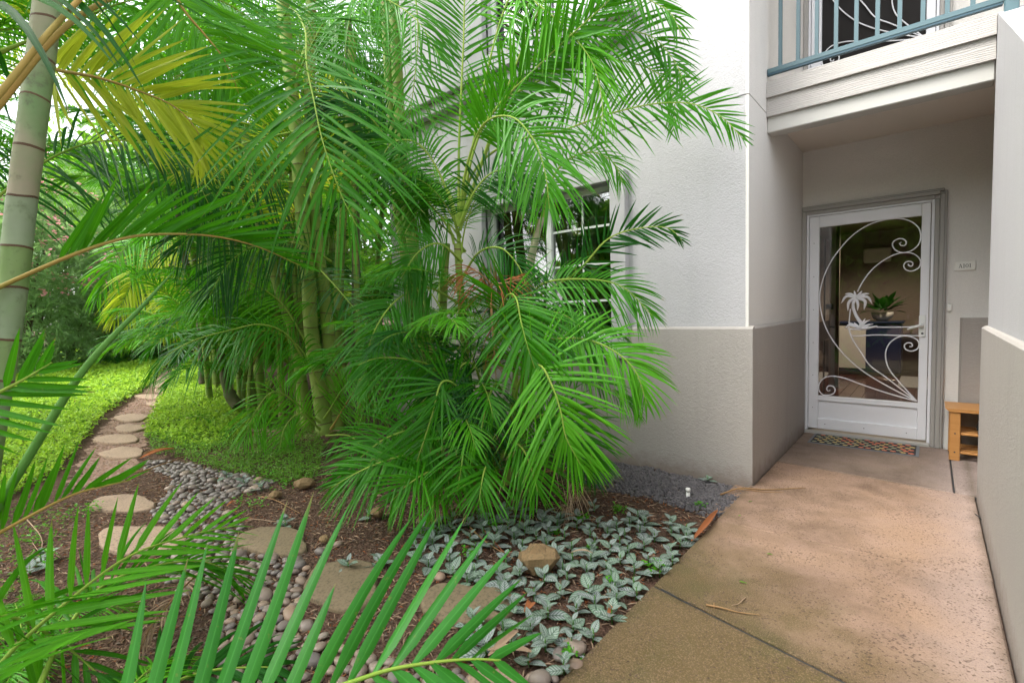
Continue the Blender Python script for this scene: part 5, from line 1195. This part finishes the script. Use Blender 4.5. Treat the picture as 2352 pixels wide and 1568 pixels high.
for k, (x, y) in enumerate(((-5.2, -6.0), (-1.4, -6.6), (1.6, -9.5), (-3.2, -10.0), (-8.5, -9.5))):  # unseen trees behind the viewer, added to cut front sky light and darken reflections
    root = empty('sky_block_tree', (x, y, -.03), label='unseen tree added behind the viewer to block sky light and darken reflections', cat='tree', group='unseen light-blocking trees added behind the viewer')
    V, Q, U, P = leaf_cloud(1500, (0, 0, 2.5), (2.7, 2.2, 2.2), .40, .45, 60+k); link('crown', qmesh('crown', V, Q, 'tree_leaf', uv=U, smooth=False), root)
    m_ = MB(); m_.tube(spline([(0,0,-.1), (.1,0,1.2), (0,.1,2.8)], 8), np.linspace(.2, .08, 8), 9)
    for a in range(5): m_.tube(spline([(0,0,1.0+.2*a), (math.cos(a*1.3)*.9, math.sin(a*1.3)*.9, 2.6), (math.cos(a*1.3)*1.7, math.sin(a*1.3)*1.7, 3.3)], 7), np.linspace(.07, .02, 7), 6)
    m_.build('trunk', 'tree_bark', root)
# ================================================================== SMALL THINGS
ZS = .0045
# door mat with a flower print
m0 = (-.43, 5.14, ZS)
mat_ = empty('door_mat', m0, label='black door mat printed with orange and sage flowers before the screen door', cat='door mat')
w = MB(); w.box(-.815, -.05, 4.955, 5.325, ZS, ZS+.006, bev=.002); w.build('border', 'mat_edge', mat_, m0)
w = MB(); w.box(-.795, -.07, 4.975, 5.305, ZS+.0061, ZS+.009, bev=.001); w.build('field', 'mat_black', mat_, m0)
w = MB(); rs = random.Random(3); z = ZS+.0094
for r_ in range(6):
    for c_ in range(13):
        cx = -.765+c_*.0555+(.027 if r_ % 2 else 0)+rs.uniform(-.006, .006); cy = 5.002+r_*.055+rs.uniform(-.004, .004); mi = (r_+c_*2+rs.randrange(2)) % 3
        if cx > -.085: continue
        a0 = rs.uniform(0, 1.2)
        for k in range(5):
            a = a0+k*1.2566; px_, py_ = cx+math.cos(a)*.0125, cy+math.sin(a)*.0125
            w.poly([(px_+math.cos(t_)*.0092, py_+math.sin(t_)*.0092, z+k*.00004) for t_ in np.arange(0, 6.28, .9)], mi)
        w.poly([(cx+math.cos(t_)*.005, cy+math.sin(t_)*.005, z+.0004) for t_ in np.arange(0, 6.28, .9)], (mi+2) % 3)
w.build('flower_print', ['mat_orange', 'mat_sage', 'mat_yellow'], mat_, m0)
# number plate
s0 = (.205, YD, 1.508)
sg = empty('number_plate', s0, label='small cream plate reading A101 on the wall right of the door', cat='sign')
w = MB(); w.box(.143, .267, YD-.014, YD-.0005, 1.470, 1.546, bev=.004); w.build('plate', 'sign_plate', sg, s0)
w = MB()
def glyph(polys, x, zc, h):
    for pl in polys: w.prism([(x+a*h, zc+(b-.5)*h) for a, b in pl], 1, YD-.0165, YD-.0141)
A_ = [[(.28,.98),(.40,1.0),(.68,.04),(.56,.04)], [(.30,1.0),(.36,.98),(.14,.04),(.08,.04)], [(.20,.30),(.20,.36),(.52,.36),(.52,.30)], [(0,0),(0,.05),(.24,.05),(.24,0)], [(.46,0),(.46,.05),(.76,.05),(.76,0)]]
ONE = [[(.16,0),(.16,1.0),(.28,1.0),(.28,0)], [(.04,0),(.04,.05),(.40,.05),(.40,0)], [(.04,.86),(.04,.90),(.17,1.0),(.17,.93)]]
ZERO = []
for k in range(16):
    a, b_ = k/16*6.2832, (k+1)/16*6.2832
    o_ = lambda t_: (.30+.29*math.cos(t_), .5+.50*math.sin(t_)); i_ = lambda t_: (.30+.17*math.cos(t_), .5+.46*math.sin(t_)); ZERO.append([o_(a), o_(b_), i_(b_), i_(a)])
hh = .031; x = .166
for gph, adv in ((A_, .80), (ONE, .50), (ZERO, .68), (ONE, .5)): glyph(gph, x, 1.508, hh); x += adv*hh
w.build('lettering', 'sign_ink', sg, s0)
w = MB(); w.box(.103, .131, YD-.018, YD-.0005, 1.145, 1.205, bev=.004); db = tag(w.build('doorbell', 'sign_plate'), 'cream doorbell button on the wall beside the door casing', 'doorbell')
w = MB(); w.tube([(.117, YD-.0185, 1.185), (.117, YD-.0215, 1.185)], .006, 10); w.build('button', 'white_vinyl', db)
# shoe bench
bl = (.55, 5.17, ZS)
bn = empty('shoe_bench', bl, label='small honey-coloured wooden shoe bench with slatted shelves beside the door', cat='bench')
w = MB(); w.prism([(.100, .405), (.125, .382), (1.02, .382), (1.02, .405)], 1, 4.99, 5.345); w.build('seat', 'bench_wood', bn, bl)
for (x0, y0) in ((.128, 5.0), (.128, 5.29), (.94, 5.0), (.94, 5.29)):
    w = MB(); w.box(x0, x0+.062, y0, y0+.035, ZS, .3815, bev=.004); lg = w.build('leg', 'bench_wood', bn, bl)
    if y0 < 5.1:
        for z_ in (.07, .215): w = MB(); w.tube([(x0+.031, y0-.0015, z_), (x0+.031, y0+.004, z_)], .006, 8); w.build('screw', 'dark_metal', lg, bl)
for z_ in (.06, .205):
    for k in range(4): w = MB(); w.box(.1905, .9395, 5.005+k*.082, 5.055+k*.082, z_, z_+.016, bev=.003); w.build('slat', 'bench_wood', bn, bl)
for k, (x0, z_) in enumerate(((.33, .222), (.36, .077))):
    c0 = (x0, 5.1, z_); sh = empty('shoe', c0, label=('dark sandal on the upper bench shelf', 'dark shoe on the lower bench shelf')[k], cat='shoe')
    w = MB(); w.prism([(x0-.045, 5.01), (x0-.03, 4.995), (x0+.03, 4.995), (x0+.045, 5.02), (x0+.035, 5.12), (x0+.04, 5.22), (x0, 5.25), (x0-.04, 5.22), (x0-.035, 5.12)], 2, z_-.0005, z_+.022); w.build('sole', 'shoe', sh, c0)
    w = MB(); w.tube(spline([(x0-.04, 5.06, z_+.022), (x0-.03, 5.06, z_+.06), (x0+.03, 5.06, z_+.06), (x0+.04, 5.06, z_+.022)], 12), .009, 7); w.tube(spline([(x0-.036, 5.15, z_+.022), (x0-.02, 5.15, z_+.07), (x0+.02, 5.15, z_+.07), (x0+.036, 5.15, z_+.022)], 12), .012, 7); w.build('strap', 'shoe', sh, c0)
# white pipe cap by the gravel
p = onz(1580, 1132); c0 = (p[0], p[1], -.03)
pc = empty('pipe_cap', c0, label='little white pipe cap sticking out of the gravel', cat='pipe')
w = MB(); w.tube([(p[0], p[1], -.06), (p[0], p[1], .012)], .013, 14); w.build('pipe', 'sign_plate', pc, c0)
w = MB(); w.tube([(p[0], p[1], .012), (p[0], p[1], .030), (p[0], p[1], .034)], [.0165, .0165, .013], 14); w.build('cap', 'sign_plate', pc, c0)
# fallen twigs, stalks and dry leaves
def gp(x, y, z=.006): q = onz(x, y, z); return q
def twig(pts, r, mat, label, z=.006, nm='fallen_twig'):
    w = MB(); n_ = len(pts)*5; P = spline([gp(*q, z) for q in pts], n_); P[:, 2] += .004*np.sin(np.linspace(0, 5, n_))**2; w.tube(P, np.linspace(r, r*.3, n_), 6)
    return tag(w.build(nm, mat), label, 'twig')
tw = [([(1655,1135),(1700,1122),(1760,1124),(1850,1121)], .006, 'dead_stalk', 'long brown stalk lying across the walk at the wall corner'), ([(1690,1122),(1740,1128),(1800,1131)], .004, 'dead_stalk', 'thin brown stalk beside the long stalk at the wall corner'),
      ([(1622,1388),(1680,1402),(1748,1414)], .004, 'dead_stalk', 'pale dry stalk lying on the algae-stained slab'), ([(1712,1372),(1700,1384),(1680,1392)], .003, 'palm_leaf_dead', 'short curled straw on the algae-stained slab'), ([(1640,1385),(1640,1400)], .003, 'dead_stalk', 'tiny straw crossing the dry stalk on the slab'),
      ([(1520,1352),(1560,1375),(1600,1392)], .003, 'rubber_dark', 'dark twig lying along the open slab joint'), ([(2240,1180),(2262,1200)], .003, 'rubber_dark', 'thin dark twig near the right-hand wall'),
      ([(1080,1180+30),(1110,1240),(1180,1285)], .005, 'dead_stalk', 'brown stalk lying among the silver-leaved plants'), ([(1110,1215),(1150,1260),(1170,1280)], .004, 'palm_leaf_rust', 'rusty stalk beside the brown stalk in the silver plants'), ([(1395,1395),(1400,1370),(1402,1350)], .004, 'dead_stalk', 'upright dry straw near the edge of the walk'),
      ([(600,1140),(640,1152),(690,1180)], .004, 'dead_stalk', 'pale twig on the soil below the weeds'), ([(560,1190),(620,1196),(680,1200)], .003, 'palm_leaf_dead', 'thin straw on the soil by the mossy stepping stone'), ([(300,1085),(350,1075),(470,1030)], .006, 'dead_stalk', 'dry palm stalk lying across the trail stones'), ([(330,1040),(420,1015),(520,1008)], .005, 'dead_stalk', 'long straw stalk at the foot of the bright ground cover'), ([(60,1190),(95,1235),(90,1265),(70,1240)], .004, 'palm_leaf_dead', 'curled dry tendril on the mulch'), ([(230,1330),(300,1325),(345,1318)], .006, 'palm_leaf_dead', 'pale dry stick in the mulch near the dead frond'), ([(1350,1145),(1352,1180),(1360,1195)], .003, 'dead_stalk', 'thin arched straw in the gravel edge')]
for pts, r, mt, lb in tw: twig(pts, r, mt, lb)
def dry_leaf(a, b_, wd, mat, label, z=.012, bend=.02):
    A, B = gp(*a, z), gp(*b_, z); d = B-A; sd = unit(np.cross(d, [0,0,1])); V, Q, U = [], [], []
    for i in range(9):
        s = i/8; c = A+d*s+np.array([0,0,bend*math.sin(s*3.14)])+sd*.012*math.sin(s*4); w_ = wd*.5*(math.sin(math.pi*(s*.94+.03)))**.7
        V += [c-sd*w_+np.array([0,0,w_*.5]), c, c+sd*w_+np.array([0,0,w_*.5])]
        if i: 
            for j in (0, 1): k = (i-1)*3+j; Q.append((k, k+1, k+4, k+3)); U += [(j-1, s*.9)]*4
    return tag(link('dry_leaf', qmesh('dry_leaf', V, Q, mat, uv=U)), label, 'leaf')
dry_leaf((1588,1242), (1652,1172), .035, 'palm_leaf_rust', 'orange-brown dry leaf on the soil at the edge of the walk')
dry_leaf((323,1052), (405,1030), .075, 'palm_leaf_rust', 'broad orange fallen palm sheath beside the trail stones', .03)
dry_leaf((1122,1505), (1195,1450), .035, 'palm_leaf_dead', 'pale dry bract leaning by the near silver plants', .02)
dry_leaf((1120,1492), (1224,1502), .035, 'palm_leaf_dead', 'pale dry bract lying flat by the near silver plants', .02)
dry_leaf((1312,1268), (1362,1272), .02, 'palm_leaf_dead', 'small straw-coloured leaf right of the ochre rock')
dry_leaf((1205,1405), (1225,1385), .04, 'palm_leaf_rust', 'bright orange dead leaf between silver plants', .01)
dry_leaf((1395,1410), (1408,1395), .03, 'palm_leaf_rust', 'small orange dead leaf near the walk edge', .01)
dry_leaf((520,1162), (545,1155), .03, 'palm_leaf_rust', 'orange curled leaf on the soil by the pebbles', .01)
for (a, b_) in (((1703,1333),(1711,1340)), ((1720,1150),(1726,1152)), ((1695,1183),(1702,1184)), ((1765,1270),(1771,1274))):
    o = dry_leaf(a, b_, .012, 'cover_leaf_deep', 'tiny green leaf dropped on the concrete walk', .005, .003); o['group'] = 'tiny leaves on the walk'
# dead frond lying over the pebbles
P = [gp(318,1500,.03), gp(345,1440,.06), gp(385,1390,.08), gp(420,1350,.08), gp(446,1325,.05)]
g = frond_geo(P[::-1], .13, 16, .014, lambda p: unit(toward_eye(p)+np.array([0,0,.6])), 77, t0=.05, a0=34, a1=12, droop=.25, rr=(.005, .002))
o = link('fallen_frond', frond_mesh(g, ['palm_leaf_dead', 'dead_stalk'])); tag(o, 'withered grey-brown palm frond lying at the edge of the pebbles', 'frond')
g = frond_geo([gp(430,960,.12), gp(450,955,.16), gp(480,962,.12), gp(500,972,.08)], .2, 12, .02, (0,0,1), 78, t0=.1, droop=.2); o = link('fallen_frond', frond_mesh(g, ['palm_leaf', 'rachis_green'])); tag(o, 'fresh green frond tip dropped on the bright ground cover', 'frond')
